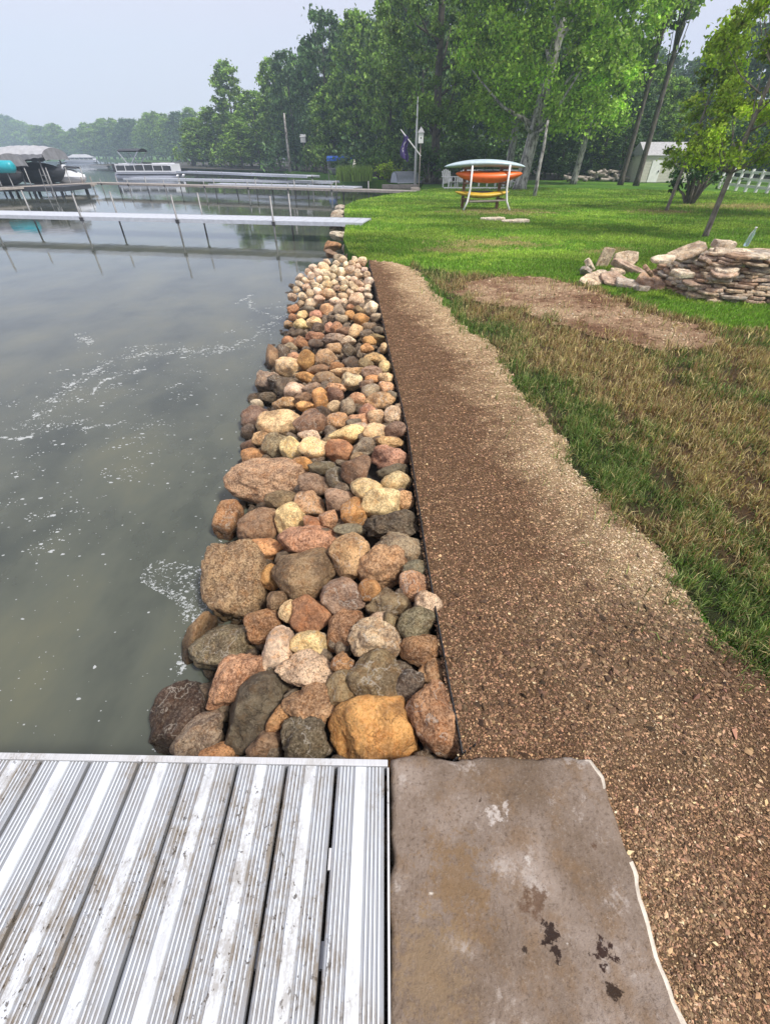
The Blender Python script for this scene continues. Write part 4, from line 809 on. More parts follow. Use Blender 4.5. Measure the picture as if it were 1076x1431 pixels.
for i, (px, top) in enumerate([(300, 190), (330, 160), (355, 150), (380, 130), (405, 110), (430, 90), (455, 70), (480, 50), (505, 40), (530, 20), (560, 0), (590, -30), (620, -60), (650, -60), (680, -50), (710, -40), (740, -40), (770, -10)]):
    wood(px+rng.uniform(-5, 5), top+rng.uniform(-6, 10), 100-i*2.2, 30, int(rng.choice([1, 3, 0])), 'tall dark tree in the back row of the wood beyond the lawn', GB)
for i, (px, top) in enumerate([(470, 120), (500, 100), (530, 95), (560, 80), (590, 60), (620, 40), (650, 10), (685, -10), (720, 10), (755, 20), (790, 30), (820, 60)]):
    wood(px+rng.uniform(-6, 6), top, 62-i*.8, 30, int(rng.choice([1, 3, 1, 0])), 'dark tree in the front row of the wood beyond the lawn', GB)
for i, (px, top, Y, wd, k) in enumerate([(830, 40, 50, 34, 0), (865, 120, 46, 30, 1), (880, 95, 56, 30, 0), (905, 110, 48, 30, 0), (930, 105, 60, 34, 1), (950, 60, 66, 34, 3), (985, 30, 62, 40, 1), (1020, 20, 56, 40, 3), (1060, -20, 52, 40, 1), (1090, 0, 44, 44, 0), (900, 78, 95, 30, 3), (870, 66, 100, 30, 3), (930, 80, 92, 30, 3), (1120, -60, 50, 50, 1)]):
    wood(px, top, Y, wd, k, 'green tree in the wood right of the gap of sky, behind the shed' if Y < 70 else 'hazy far tree showing through the gap of sky', GB if Y < 70 else 'hazy trees in the sky gap')
for i, (px, top, Y) in enumerate([(780, 165, 44), (805, 150, 45), (835, 160, 44), (860, 170, 43), (885, 165, 44), (990, 150, 44), (1015, 165, 40), (1045, 150, 42), (1080, 160, 38), (760, 150, 46), (915, 160, 46), (950, 170, 44)]):
    wood(px, top, Y, 24, int(rng.choice([1, 1, 0])), 'low dark bushy tree at the edge of the wood right of the leaning trunk', 'low trees at the wood edge')
GF = 'hazy trees across the lake'
for i in range(44):
    px = 280-i*5.0+rng.uniform(-3, 3); Y = np.interp(px, [60, 280], [285, 150])+rng.uniform(0, 15); top = np.interp(px, [60, 110, 150, 180, 210, 240, 280], [184, 176, 176, 172, 165, 163, 152])+rng.uniform(-9, 10)
    wood(px, top, Y, 15, int(rng.choice([0, 3, 2])), 'hazy blue-green tree on the far shore across the lake', GF)
for i in range(26):
    px = 75-i*5.5; wood(px, np.interp(px, [-60, 0, 30, 50, 75], [160, 157, 163, 175, 182])+rng.uniform(-4, 5), 345+rng.uniform(0, 20), 14, int(rng.choice([0, 3])), 'pale blue tree on the hazy far hill at the left frame edge', 'trees on the far hill')
# undergrowth in the wood
C = []; 
for (px, Y, n) in [(x, y, 1) for x in range(300, 760, 9) for y in (70, 78)]+[(x, 49, 1) for x in range(600, 780, 9)]+[(x, 47, 1) for x in range(770, 1160, 10)]+[(x, 55, 1) for x in range(480, 1160, 10)]:
    Yy = Y+rng.uniform(-2, 3)+(20 if px < 380 else 0); C.append((XatY(px+rng.uniform(-5, 5), Yy), Yy, rng.uniform(.4, 2.6)))
for k in range(90): px = rng.uniform(-120, 285); Y = np.interp(px, [60, 280], [282, 140]); C.append((XatY(px, Y), Y, rng.uniform(1, 4)))
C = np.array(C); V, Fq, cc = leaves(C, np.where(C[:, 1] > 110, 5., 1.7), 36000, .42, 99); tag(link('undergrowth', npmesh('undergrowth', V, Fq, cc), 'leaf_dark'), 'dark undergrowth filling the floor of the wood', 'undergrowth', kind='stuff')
# slender bare trunks seen against the dark wood
for i, (px, py, tx, ty, r, m_, lb) in enumerate([(406, 240, 397, 158, .16, 'bark_birch', 'white birch trunk on the far shore left of the martin house'), (442, 238, 438, 175, .12, 'bark_dark', 'thin bare trunk right of the martin house'), (497, 250, 497, 150, .2, 'bark_dark', 'stout trunk between the blue canopy and reeds'), (519, 250, 519, 130, .14, 'bark_dark', 'slim trunk behind the large rounded shrub'), (466, 244, 462, 140, .12, 'bark_dark', 'slim trunk just left of the blue canopy')]):
    a = PY(px, py, 66); b = PY(tx, ty, 66); mb = MB(); a.z = GZ; mb.tube([a, a.lerp(b, .5), b], [r, r*.85, r*.6], 8); tag(mb.build('bare_trunk', m_, smooth=True, origin=a), lb, 'tree trunk')
# firewood heap at the wood edge
lg = MB(); lg.tube([(-.35, 0, 0), (.35, 0, 0)], .09, 8); me = None
for i in range(46):
    px = 792+i*1.9; q = P(px, 253.5, GZ); 
    if i == 0: o = lg.build('firewood_log', 'wood_grey'); me = o
    else: o = me.copy(); COL.objects.link(o)
    o.location = (q.x+rng.uniform(-.2, .2), q.y+rng.uniform(-.5, .5), GZ+.09+rng.uniform(0, .55)*(1 if 12 < i < 40 else .3)); o.rotation_euler = (0, rng.normal(0, .2), rng.uniform(0, 3.1))
    tag(o, 'weathered grey log in the heap at the wood edge left of the shed', 'log', 'logs heaped at the wood edge')
# ================================================================ PIERS ON THE LAKE
def pier(name, pts, wd, mat, posts, label, ztop_=.45, rail='dock_metal', group=None, th=.1, post_r=.022):
    """pts: deck centre line in world; posts: list of (pos, side) along it"""
    root = empty(name, pts[0], label, 'pier', group); inv = Matrix.Translation(pts[0]).inverted()
    def pa(o): o.parent = root; o.matrix_parent_inverse = inv; return o
    mb = MB(); rl = MB()
    for a, b in zip(pts[:-1], pts[1:]):
        d = (b-a); L = d.length; d.normalize(); n = Vector((-d.y, d.x, 0)); k = max(1, int(L/.3))
        for i in range(k):
            c = a+d*(L*(i+.5)/k); mb.box((c.x, c.y, c.z), (L/k*.93, wd-.08, .03), math.atan2(d.y, d.x))
        for s_ in (-1, 1): rl.bar(a+n*s_*wd/2-Vector((0, 0, .03)), b+n*s_*wd/2-Vector((0, 0, .03)), .04, th)
    pa(mb.build('deck', mat)); pa(rl.build('side_rails', rail))
    for (p, up) in posts:
        m_ = MB(); m_.tube([(p.x, p.y, -1.25), (p.x, p.y, p.z+up)], post_r, 8); pa(m_.build('pole', 'pole_metal', smooth=True)); m2 = MB(); m2.box((p.x, p.y, p.z-.05), (.09, .09, .1)); pa(m2.build('bracket', 'dark_metal'))
    return root
a, b = P(513, 309, .0), P(-60, 291.5+5, .0); d = (b-a).normalized(); n = Vector((-d.y, d.x, 0)); 
if n.y > 0: n = -n
def along(px, a, b):      # point on line a-b seen at column px
    lo, hi = 0., 1.
    for _ in range(40):
        m_ = (lo+hi)/2; q = a.lerp(b, m_); x_ = topx(q.x, q.y, q.z)[0]
        if x_ > px: lo = m_
        else: hi = m_
    return a.lerp(b, lo)
ps = [(along(px, a, b)+n*.64, .62) for px in (8, 133, 263, 393)]+[(along(px, a, b)-n*.64, .6) for px in (22, 146, 269, 397)]
pier('pier', [a, b], 1.2, 'dock_metal', ps, 'nearest pale metal pier reaching from the lawn over the lake', post_r=.028)
a2 = P(583, 267, 0); b2 = P(130, 255, 0); c2 = P(-60, 266, 0)
ps = [(along(px, a2, b2), .4) for px in (165, 205, 252, 300, 358, 412, 470, 515)]+[(along(px, a2, b2)+Vector((0, -.6, 0)), .25) for px in (148, 185, 235, 290, 350, 405, 465)]
pier('pier', [a2, b2], 1.1, 'dock_wood', ps, 'second pier, weathered wood, ending on the lawn below the upturned boat', rail='dock_wood', post_r=.03)
mb = MB(); 
for s_ in (0,): mb.box((0, 0, 0), (.5, .7, .22))
o = mb.build('wooden_block', 'wood_grey', bevel=.03); q = P(580, 267.5, GZ); o.location = (q.x, q.y-.1, GZ+.08); tag(o, 'grey block under the lawn end of the second pier', 'block')
ps = [(along(px, b2+Vector((.3, -.8, 0)), c2), .9) for px in (20, 45, 74, 100, 120)]
pier('pier', [b2+Vector((.3, -.8, 0)), c2], 1.1, 'dock_wood', ps, 'wooden pier before the boat lifts at the left', rail='dock_wood', post_r=.03)
def far_pier(px0, y0, px1, y1, lb, z=.25, posts=()):
    a, b = P(px0, y0, z), P(px1, y1, z); pier('pier', [a, b], 1.2, 'dock_metal', [(along(p, a, b), .1) for p in posts], lb, post_r=.035, th=.14)
far_pier(470, 254, 180, 249, 'third pier, pale metal, reaching from the reeds towards the pontoon boat', 0, (260, 310, 360, 412, 455))
far_pier(438, 246, 255, 239.5, 'farthest pale pier, ending in open water before the far lawn', .35, (275, 310, 352, 400, 436))
far_pier(500, 262, 300, 257, 'thin metal pier just beyond the weathered wood pier', .05, (330, 380, 430, 480))
# ================================================================ BOATS
def pontoon(loc, L, rz, label, cover=False, group=None):
    r_ = empty('pontoon_boat', loc, label, 'pontoon boat', group, rz)
    for s_ in (-1, 1):
        mb = MB(); mb.tube([(-L/2, s_*.85, .22), (L*.36, s_*.85, .22), (L*.46, s_*.85, .3), (L/2, s_*.85, .42)], [.32, .32, .22, .04], 14); mb.build('pontoon', 'boat_silver', r_, True)
    mb = MB(); mb.box((0, 0, .6), (L*.96, 2.4, .12)); mb.build('deck', 'boat_silver', r_)
    for s_ in (-1, 1):
        mb = MB(); mb.box((-.1, s_*1.17, .98), (L*.86, .03, .42)); pn = mb.build('side_panel', 'charcoal', r_); rl = MB()
        rl.bar((-L*.45, s_*1.19, 1.3), (L*.43, s_*1.19, 1.3), .07, .08); rl.bar((-L*.45, s_*1.19, .74), (L*.43, s_*1.19, .74), .07, .1)
        for k in range(7): x_ = -L*.44+L*.87*k/6; rl.box((x_, s_*1.19, 1.), (.06, .06, .6))
        rl.build('rail', 'boat_white', pn)
    mb = MB(); mb.box((L*.43, 0, 1.), (.05, 2.3, .6)); mb.box((-L*.45, 0, 1.), (.05, 2.3, .6)); mb.build('end_panel', 'boat_white', r_)
    for (x_, y_, w_) in ((-L*.33, .6, 1.), (-L*.33, -.6, 1.), (L*.25, .7, 1.6), (L*.25, -.7, 1.6)):
        mb = MB(); mb.box((x_, y_, .9), (w_, .6, .4)); mb.box((x_, y_*1.4, 1.2), (w_, .14, .4)); mb.build('seat', 'boat_white', r_, bevel=.05)
    mb = MB(); mb.box((-.3, .5, 1.05), (.6, .7, .8)); c_ = mb.build('console', 'charcoal', r_, bevel=.05); mb = MB(); mb.tube([(-.65+.2*math.cos(t_*.785), .5+.2*math.sin(t_*.785), 1.45) for t_ in range(9)], .02, 6); mb.build('steering_wheel', 'dark_metal', c_)
    if cover: mb = MB(); mb.grid(lambda u, v: Vector(((u-.5)*L*.9, (v-.5)*2.5, 1.35+.7*math.sin(math.pi*v)*min(1, 4*u, 4*(1-u)))), 12, 10); mb.build('canopy', 'canvas_pale', r_, True)
    else:
        x0 = -L*.22; mb = MB(); mb.grid(lambda u, v: Vector((x0-.9+2.2*u, (v-.5)*2.3, 2.37+.18*math.sin(math.pi*v))), 6, 10); mb.grid(lambda u, v: Vector((x0-.9+2.2*u, (v-.5)*2.3, 2.28+.18*math.sin(math.pi*v))), 6, 10); cp = mb.build('canopy', 'charcoal', r_, True)
        fr_ = MB()
        for s_ in (-1, 1):
            fr_.tube([(x0-.1, s_*1.15, 1.3), (x0-.8, s_*1.13, 2.3)], .045, 6); fr_.tube([(x0+.2, s_*1.15, 1.3), (x0+1.2, s_*1.13, 2.3)], .045, 6)
        fr_.build('canopy_frame', 'boat_silver', cp)
    mb = MB(); mb.box((-L*.53, 0, 1.0), (.5, .4, .65)); mb.box((-L*.53, 0, .35), (.2, .16, .9)); mb.box((-L*.53, 0, -.05), (.45, .06, .12)); mb.build('outboard_motor', 'dark_metal', r_, bevel=.06); return r_
pb = pontoon((XatY(213, 58, WZ), 58, WZ-.05), 6.6, 0, 'white and black pontoon boat with small dark canopy, moored mid-lake')
pontoon((XatY(116, 170, WZ), 170, WZ), 9, .1, 'hazy covered pontoon boat far out near the opposite shore', True)
mb = MB(); Lr = 3.6
def hullfn(L, W, H, keel=.5):
    def f(u, v):
        x_ = (u-.5)*L; tpr = max(0., 1-abs(2*u-1)**2.6); a = math.pi*v; return Vector((x_, W/2*tpr**.7*math.cos(a), -H*math.sin(a)*tpr**.45))
    return f
q = (XatY(140, 120, WZ), 120, WZ+.3); mb = MB(); mb.grid(hullfn(4.5, 1.6, .6), 16, 8); mb.grid(lambda u, v: Vector(((u-.5)*4.4, (v-.5)*1.5*max(0, 1-abs(2*u-1)**2.6)**.7, .02)), 12, 4); o = mb.build('small_boat', 'boat_white', smooth=True); o.location = q; tag(o, 'tiny white boat on the far water between the covered and dark-canopied boats', 'boat')
# boat on a lift with a blue canopy, far shore
q = at(478, 56); q.z = -.3; bl = empty('boat_lift', q, 'boat lift with bright blue canopy on the far shore', 'boat lift'); bl.scale = (.85, .85, .68)
mb = MB(); mb.grid(lambda u, v: Vector(((u-.5)*3.2, (v-.5)*2.2, 2.3+.25*math.sin(math.pi*v))), 6, 8); mb.grid(lambda u, v: Vector(((u-.5)*3.2, -1.1, 2.3-.35*v)), 4, 2); mb.build('canopy', 'blue_canvas', bl, True)
mb = MB(); [mb.tube([(x_, y_, -.5), (x_, y_, 2.3)], .05, 6) for x_ in (-1.5, 1.5) for y_ in (-1., 1.)]; mb.bar((-1.5, -1., 1.1), (1.5, -1., 1.1), .08, .08); mb.build('frame', 'pole_metal', bl)
mb = MB(); mb.grid(hullfn(3.4, 1.5, .6), 14, 8); mb.grid(lambda u, v: Vector(((u-.5)*3.3, (v-.5)*1.4*max(0, 1-abs(2*u-1)**2.6)**.7, .25*math.sin(math.pi*v))), 12, 4); o = mb.build('covered_boat', 'canvas_grey', smooth=True); o.location = q+Vector((0, 0, .62)); o.scale = (.8, .8, .8); tag(o, 'grey covered boat hanging under the blue canopy', 'boat')
# left boat lifts with grey canopies
def lift_canopy(loc, L, W, h, label, mat, scal=True):
    r_ = empty('boat_lift', loc, label, 'boat lift', 'canopied boat lifts'); mb = MB()
    def top(u, v): return Vector(((u-.5)*L, (v-.5)*W, h+.45*math.sin(math.pi*v)**.7*(1-.25*abs(2*u-1)**3)+.02*math.sin(u*40)))
    mb.grid(top, 24, 12); mb.build('canopy', mat, r_, True); sk = MB()
    for v0 in (0, 1):
        sk.grid(lambda u, v: top(u, v0)+Vector((0, (v0-.5)*.1*v, -(.3+(.07*abs(math.sin(u*22)) if scal else .12*math.sin(u*5)))*v)), 44, 4)
    for u0 in (0, 1): sk.grid(lambda u, v: top(u0, u)+Vector(((u0-.5)*.2*v+.04*math.sin(u*25)*v, 0, -(.35+.3*math.sin(math.pi*u))*v)), 20, 4)
    sk.build('canopy_skirt', 'canvas_grey', r_, True)
    for x_ in (-.36*L, .36*L):
        for y_ in (-.42*W, .42*W): m_ = MB(); m_.tube([(x_, y_, -1.6), (x_, y_, h)], .05, 8); m_.build('post', 'pole_metal', r_, True)
    m_ = MB(); [m_.bar((-.36*L, y_, z_), (.36*L, y_, z_), .07, .1) for y_ in (-.42*W, .42*W) for z_ in (.1, h-.05)]; m_.build('frame', 'dark_metal', r_); return r_
YL = 36; qa = Vector((XatY(58, YL+2, 0), YL+2, -.2)); lift_canopy(qa, 3.4, 2.8, 1.75, 'boat lift with smooth grey canopy, right one of the two at left', 'canvas_pale', False)
qb = Vector((XatY(0, YL-1, 0)-.2, YL-1, -.25)); lift_canopy(qb, 3.2, 2.8, 1.5, 'boat lift with scalloped grey canopy cut by the left frame edge', 'canvas_pale', True)
for q_, lb, mt in ((qa, 'dark covered boat under the smooth grey canopy', 'charcoal'), (qb, 'dark covered boat under the scalloped grey canopy', 'dark_metal')):
    mb = MB(); mb.grid(hullfn(3.9, 1.9, .75), 20, 10); mb.grid(lambda u, v: Vector(((u-.5)*3.8, (v-.5)*1.8*max(0, 1-abs(2*u-1)**2.6)**.7, .45*math.sin(math.pi*v)*(1-abs(2*u-1)**2))), 16, 8); o = mb.build('covered_boat', mt, smooth=True); o.location = q_+Vector((0, .1, .9)); tag(o, lb, 'boat', 'boats on the canopied lifts')
mb = MB(); mb.tube([(-1.1, 0, 0), (-1.05, 0, 0), (.5, 0, 0), (.62, 0, 0)], [.15, .3, .3, .16], 18); mb.tube([(-.3, 0, 0), (-.24, 0, 0)], .31, 18); o = mb.build('inflatable_roll', 'teal_plastic', smooth=True); o.location = PY(6, 233, 33); tag(o, 'rolled teal inflatable lying under the scalloped canopy', 'inflatable')
q = P(30, 251, -.05); q = Vector((XatY(25, 34, 0), 34.5, -.1)); mb = MB(); mb.box((0, 0, 0), (7, 3.2, .22)); [mb.box((x_, y_, -.6), (.12, .12, 1.1)) for x_ in (-3, -1.5, 0, 1.5, 3.2) for y_ in (-1.4, 1.4)]; o = mb.build('lift_platform', 'charcoal'); o.location = q; tag(o, 'dark low platform with piles under the two boat lifts', 'platform')
# white personal watercraft
def watercraft(loc, rz, label):
    r_ = empty('watercraft', loc, label, 'personal watercraft', None, rz)
    mb = MB(); mb.grid(hullfn(2.7, 1.05, .45), 18, 8); mb.grid(lambda u, v: Vector(((u-.5)*2.65, (v-.5)*1.*max(0, 1-abs(2*u-1)**2.6)**.7, (.12+.3*max(0, math.sin(math.pi*min(1, u*1.2)))**2)*math.sin(math.pi*v))), 16, 8); mb.build('hull', 'boat_white', r_, True)
    mb = MB(); mb.grid(lambda u, v: Vector((-1.+1.1*u, (v-.5)*.42, .42+.12*math.sin(math.pi*v)+.05*u)), 6, 6); mb.build('saddle', 'charcoal', r_, True)
    mb = MB(); mb.box((.35, 0, .5), (.5, .4, .3)); mb.build('console', 'boat_white', r_, bevel=.08); mb = MB(); mb.tube([(.15, -.35, .75), (.3, 0, .72), (.15, .35, .75)], .025, 6); mb.build('handlebar', 'dark_metal', r_); return r_
watercraft((XatY(101, 38.5, 0), 38.5, .35), 2.9, 'white personal watercraft on the platform right of the lifts')
mb = MB(); mb.box((0, 0, 0), (2.4, 1.4, .14)); [mb.tube([(x_, y_, -1), (x_, y_, .5)], .035, 6) for x_ in (-1.1, 1.1) for y_ in (-.6, .6)]; o = mb.build('watercraft_stand', 'dock_wood'); o.location = (XatY(101, 38.5, 0), 38.5, -.17); tag(o, 'small stand under the white personal watercraft', 'stand')
# ladder hanging by the left pier
q = P(78, 262, 0); mb = MB()
for x_ in (-.2, .2): mb.tube([(x_, .25, .9), (x_-.0, 0, -1.)], .025, 6)
for k in range(6): z_ = .6-.27*k; mb.bar((-.2, .17-.1*k*.3, z_), (.2, .17-.1*k*.3, z_), .05, .03)
o = mb.build('ladder', 'pole_metal'); o.location = (q.x, q.y-.8, 0); tag(o, 'metal swim ladder on the left pier', 'ladder')
# ================================================================ LAWN FURNITURE
Yk = P(650, 295, GZ).y; xk = lambda px: XatY(px, Yk, .6)
rack = empty('kayak_rack', (xk(680), Yk, GZ), 'wooden and metal kayak rack standing on the lawn', 'rack'); rack.scale = (1, 1, .82)
xa, xb = xk(657)-xk(680), xk(708)-xk(680)
for x_ in (xa, xb):
    mb = MB(); s_ = -1 if x_ < 0 else 1; mb.tube([(x_+s_*.2, -.12, 0), (x_+s_*.06, -.02, .35), (x_, 0, .8), (x_, 0, 1.62)], .035, 8); mb.build('front_post', 'white_paint', rack, True)
    mb = MB(); mb.box((x_-.14, .65, .85), (.1, .1, 1.7)); mb.build('rear_post', 'wood_brown', rack)
    for z_ in (.42, .98, 1.5): mb = MB(); mb.bar((x_, -.02, z_), (x_-.14, .62, z_), .05, .06); mb.build('arm', 'wood_brown', rack)
mb = MB(); mb.bar((xa-.14, .72, .3), (xb-.14, .72, .3), .04, .1); mb.bar((xa, -.06, .36), (xb, -.06, .4), .03, .05); mb.build('cross_rail', 'wood_grey', rack)
def kayak(loc, L, W, H, mat, label, flip=False, seat=True, rz=0):
    r_ = empty('kayak', loc, label, 'kayak', 'kayaks on the rack', rz); s_ = -1 if flip else 1; mb = MB()
    tp = lambda u: max(0., 1-abs(2*u-1)**2.2)
    mb.grid(lambda u, v: Vector(((u-.5)*L, W/2*tp(u)**.75*math.cos(2*math.pi*v), s_*(H*.5*tp(u)**.6*math.sin(2*math.pi*v)+.10*(2*u-1)**2))), 30, 18); mb.build('hull', mat, r_, True)
    if seat:
        mb = MB(); mb.tube([(.35*math.cos(t_*math.pi/8)*1.2, .2*math.sin(t_*math.pi/8), s_*H*.47) for t_ in range(17)], .02, 6); mb.build('cockpit_rim', 'dark_metal', r_)
    return r_
kayak((xk(676), Yk+.3, GZ+1.37), 2.9, .75, .22, 'kayak_pale', 'long pale blue-white kayak upside down on top of the rack', True, False)
kayak((xk(683), Yk+.3, GZ+.98), 2.4, .72, .36, 'orange_plastic', 'bright orange kayak on the middle arms of the rack')
kayak((xk(676), Yk+.3, GZ+.46), 2.0, .7, .2, 'yellow_plastic', 'yellow-ochre kayak on the lowest arms of the rack')
def chair(loc, rz, label):
    r_ = empty('lawn_chair', loc, label, 'lawn chair', 'white lawn chairs behind the kayak rack', rz)
    mb = MB(); [mb.box((0, -.25+.1*k, .36-.02*k), (.55, .085, .025)) for k in range(6)]; mb.build('seat', 'white_paint', r_)
    mb = MB()
    for k in range(5): x_ = -.22+.11*k; hh = .95-.12*abs(k-2)**1.4*.4; mb.bar((x_, .26, .25), (x_*1.2, .26+.3*hh, .25+.72*hh), .09, .025)
    mb.build('backrest', 'white_paint', r_)
    for s_ in (-1, 1):
        mb = MB(); mb.box((s_*.33, 0, .58), (.13, .75, .03)); mb.build('armrest', 'white_paint', r_); mb = MB(); mb.box((s_*.3, -.3, .29), (.03, .1, .56)); mb.build('leg', 'white_paint', r_); mb = MB(); mb.box((s_*.3, .28, .29), (.03, .1, .56)); mb.build('leg', 'white_paint', r_)
    return r_
Yc = 32.5
for px, rz, lb in ((628, .5, 'white slatted lawn chair farthest left beyond the kayak rack'), (644, -.5, 'white slatted lawn chair second from left, partly behind the rack'), (722, -.8, 'white slatted lawn chair right, before the leaning trunk')):
    chair((XatY(px, Yc, GZ), Yc, GZ), rz, lb)
q = P(668, 262, GZ); mb = MB(); mb.box((0, 0, 0), (3.6, .25, .12)); o = mb.build('white_curb', 'white_paint', bevel=.02); o.location = (XatY(660, Yc-.8, GZ)+.1, Yc-.8, GZ+.06); tag(o, 'long low whitish curb in the grass under the lawn chairs', 'curb')
mb = MB()
for k in range(6): mb.box((-1.2+.5*k, 0, .75), (.42, .35, .1)); mb.box((-1.2+.5*k, 0, .35), (.1, .1, .7))
o = mb.build('garden_bench', 'white_paint', bevel=.02); o.location = (XatY(686, Yc, GZ), Yc+.4, GZ+.1); tag(o, 'white garden bench mostly hidden behind the orange kayak', 'bench')
# upturned rowboat
q = P(571, 256, GZ); rb_ = empty('rowboat', (q.x, q.y, GZ), 'light grey rowboat lying upturned on the bank by the shrubs', 'rowboat', None, .45); rb_.scale = (.72, .8, 1)
mb = MB(); mb.grid(lambda u, v: Vector(((u-.5)*3.3, .72*(max(0, 1-max(0, (2*u-1))**2.4))**.6*math.cos(math.pi*v), .06+.62*math.sin(math.pi*v)**.8*(1-.35*max(0, 2*u-1)**2))), 24, 14); mb.add([(-1.65, .72, .06), (-1.65, -.72, .06), (-1.65, -.4, .55), (-1.65, 0, .68), (-1.65, .4, .55)], [(0, 1, 2, 3, 4)]); mb.build('hull', 'boat_silver', rb_, True)
mb = MB(); mb.tube([(1.6, 0, .08), (.9, .6, .06), (0, .73, .05), (-1.65, .73, .05)], .03, 6); mb.tube([(1.6, 0, .08), (.9, -.6, .06), (0, -.73, .05), (-1.65, -.73, .05)], .03, 6); mb.build('gunwale', 'boat_white', rb_)
for px, lb in ((552, 'pale timber under the left end of the upturned rowboat'), (566, 'pale timber before the middle of the upturned rowboat')):
    q = P(px, 262.5, GZ); mb = MB(); mb.box((0, 0, 0), (1.6, .3, .22)); o = mb.build('timber', 'wood_grey', bevel=.03); o.location = (q.x, q.y, GZ+.06); o.rotation_euler.z = .1; tag(o, lb, 'timber')
# flag on slanting staff, birdhouse pole, white pole, martin house
q = P(585, 268, GZ); pt = PY(592, 200, q.y); bh = empty('birdhouse', (q.x, q.y, GZ), 'white birdhouse on a tall thin pole at the shore', 'birdhouse')
hp = pt.z-GZ; mb = MB(); mb.tube([(0, 0, 0), (0, 0, hp)], .028, 8); mb.build('pole', 'wood_grey', bh, True)
mb = MB(); mb.box((0, 0, hp+.2), (.26, .26, .42)); hs_ = mb.build('house', 'white_paint', bh, bevel=.01); mb = MB(); mb.add([(-.18, -.18, hp+.41), (.18, -.18, hp+.41), (.18, .18, hp+.41), (-.18, .18, hp+.41), (0, 0, hp+.66)], [(0, 1, 4), (1, 2, 4), (2, 3, 4), (3, 0, 4), (3, 2, 1, 0)]); mb.build('roof', 'shed_roof', hs_); mb = MB(); mb.tube([(0, -.135, hp+.2), (0, -.128, hp+.2)], .035, 10); mb.build('entrance', 'dark_metal', hs_)
s0 = PY(588, 218, q.y); s1 = PY(560, 181, q.y); mb = MB(); mb.tube([s0, s1], [.03, .022], 8); fl = empty('flag', s0, 'dark purple flag with white emblem hanging from a slanting white staff', 'flag')
o = mb.build('staff', 'white_paint'); o.parent = fl; o.matrix_parent_inverse = Matrix.Translation(s0).inverted()
def flagfn(off):
    def f(u, v):
        p = s1.lerp(s0, .06+.36*u); return p+Vector((.08*math.sin(v*6+u*3)-.12*u*v, .09*math.sin(u*9+v*2)+off, -1.05*v*(1-.15*u)))
    return f
mb = MB(); mb.grid(flagfn(0), 14, 18); o = mb.build('cloth', 'purple_cloth', smooth=True); o.parent = fl; o.matrix_parent_inverse = Matrix.Translation(s0).inverted()
so = o.modifiers.new('solid', 'SOLIDIFY'); so.thickness = .008; mb = MB(); f_ = flagfn(-.014)
for (u0, v0, u1, v1, w_) in [(.3, .3, .55, .42, .05), (.55, .42, .35, .6, .05), (.35, .6, .7, .72, .05), (.45, .25, .65, .3, .04), (.2, .5, .3, .75, .04)]:
    mb.grid(lambda a_, b_: f_(u0+(u1-u0)*a_, v0+(v1-v0)*a_+(b_-.5)*w_), 6, 2)
o = mb.build('emblem', 'white_paint'); o.parent = fl; o.matrix_parent_inverse = Matrix.Translation(s0).inverted()
a = P(580, 258, GZ); b = PY(584, 135, a.y); mb = MB(); mb.tube([a, a.lerp(b, .62), b], [.1, .07, .03], 8); tag(mb.build('white_pole', 'white_paint', smooth=True, origin=a), 'tall white pole rising behind the flag', 'pole')
a = at(428, 68); mh = empty('martin_house', a, 'white martin house on a pole on the far lawn', 'birdhouse'); mb = MB(); mb.tube([(0, 0, 0), (0, 0, 2.7)], .05, 8); mb.build('pole', 'wood_grey', mh); mb = MB(); mb.box((0, 0, 2.95), (.6, .5, .5)); mb.add([(-.36, -.3, 3.2), (.36, -.3, 3.2), (.36, .3, 3.2), (-.36, .3, 3.2), (-.36, 0, 3.45), (.36, 0, 3.45)], [(0, 1, 5, 4), (2, 3, 4, 5), (1, 2, 5), (3, 0, 4)]); mb.build('house', 'white_paint', mh)
for px, ty, lb in ((496, 223, 'taller folded pale parasol right of the blue canopy'), (511, 228, 'shorter folded pale parasol behind the reeds')):
    a = at(px, 52); h_ = ztop(ty, 52)-GZ; pr_ = empty('folded_parasol', a, lb, 'parasol', 'folded parasols'); mb = MB(); mb.tube([(0, 0, 0), (0, 0, h_)], .03, 8); mb.build('pole', 'wood_grey', pr_); mb = MB(); mb.tube([(0, 0, h_*.35), (0, 0, h_*.45), (0, 0, h_*.75), (0, 0, h_*1.02)], [.3, .27, .15, .02], 9); mb.build('canopy', 'yellow_plastic' if px > 500 else 'shed_wall', pr_)
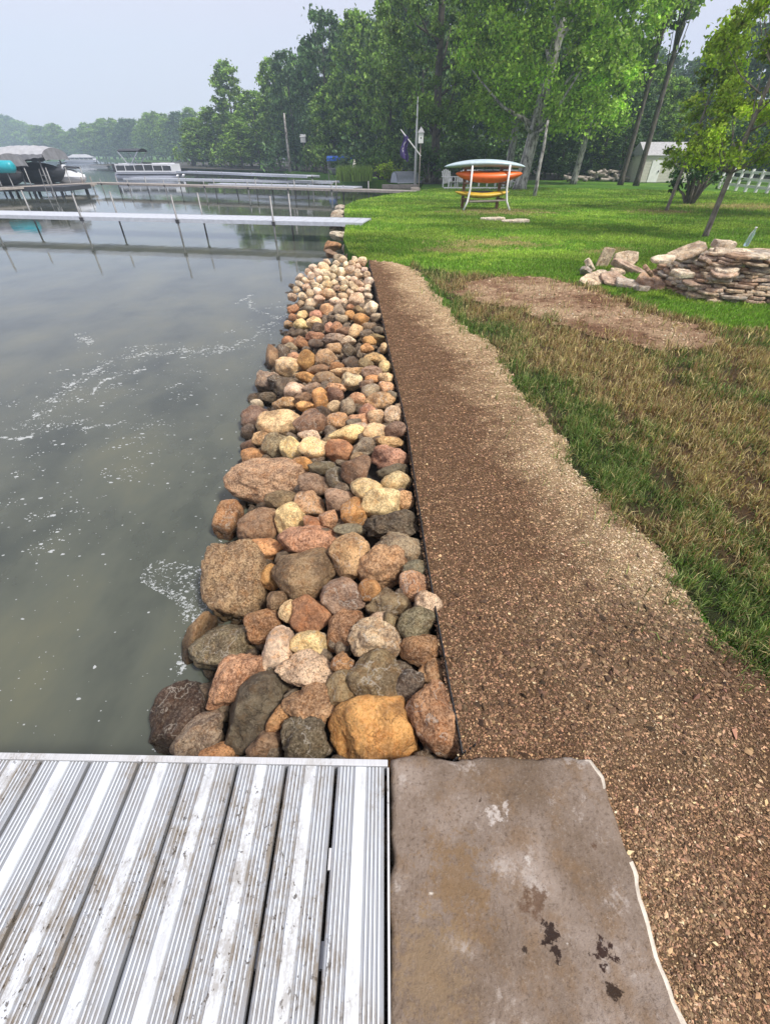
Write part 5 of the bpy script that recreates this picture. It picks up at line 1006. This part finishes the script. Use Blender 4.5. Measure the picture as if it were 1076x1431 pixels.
# shed and fence
Ys = 40; q = at(926, Ys); sh = empty('shed', q, 'small white shed with pitched roof at the wood edge', 'shed'); hw = 2.0; hs2 = 1.55
mb = MB(); mb.box((0, 1.2, hs2/2), (hw*2-.2, 2.4, hs2)); 
for k in range(9): mb.box((0, -.012, .12+k*.17), (hw*2-.16, .02, .15))
mb.build('wall', 'shed_wall', sh); mb = MB(); mb.add([(-hw, -.15, hs2), (hw, -.15, hs2), (hw, 1.2, hs2+.75), (-hw, 1.2, hs2+.75), (hw, 2.5, hs2), (-hw, 2.5, hs2)], [(0, 1, 2, 3), (3, 2, 4, 5), (0, 3, 5), (1, 4, 2)]); mb.build('roof', 'shed_roof', sh); mb = MB(); mb.box((-.9, -.04, .65), (.7, .04, 1.25)); d_ = mb.build('door', 'white_paint', sh); mb = MB(); mb.box((-.65, -.08, .65), (.05, .05, .12)); mb.build('handle', 'dark_metal', d_)
a, b = PY(1008, 251, 33), PY(1130, 262, 24.5); a.z = b.z = GZ; fe = empty('rail_fence', a, 'white three-rail fence at the right edge of the lawn', 'fence'); L = (b-a).length; d = (b-a).normalized(); k = 8
def pf(o): o.parent = fe; o.matrix_parent_inverse = Matrix.Translation(a).inverted(); return o
for i in range(k+1): c_ = a+d*L*i/k; mb = MB(); mb.box((c_.x, c_.y, GZ+.5), (.12, .12, 1.0), math.atan2(d.y, d.x)); pf(mb.build('fence_post', 'white_paint'))
for z_ in (.25, .55, .85): mb = MB(); mb.bar(a+Vector((0, -.08, z_)), b+Vector((0, -.08, z_)), .04, .12); pf(mb.build('fence_rail', 'white_paint'))
# ================================================================ HAZE
mb = MB(); mb.box((-100, 230, 40-.3), (1500, 700, 86)); hz = mb.build('haze', 'foam'); hz.data.materials.clear(); hm = bpy.data.materials.new('haze'); hm.use_nodes = True; ht = hm.node_tree; ht.nodes.clear()
ho = ht.nodes.new('ShaderNodeOutputMaterial'); hv = ht.nodes.new('ShaderNodeVolumePrincipled'); hv.inputs['Color'].default_value = (.66, .82, 1., 1); hv.inputs['Density'].default_value = .0014; ht.links.new(hv.outputs[0], ho.inputs['Volume']); hz.data.materials.append(hm)
tag(hz, 'thin pale blue haze hanging over the lake and the woods', 'haze', kind='stuff')
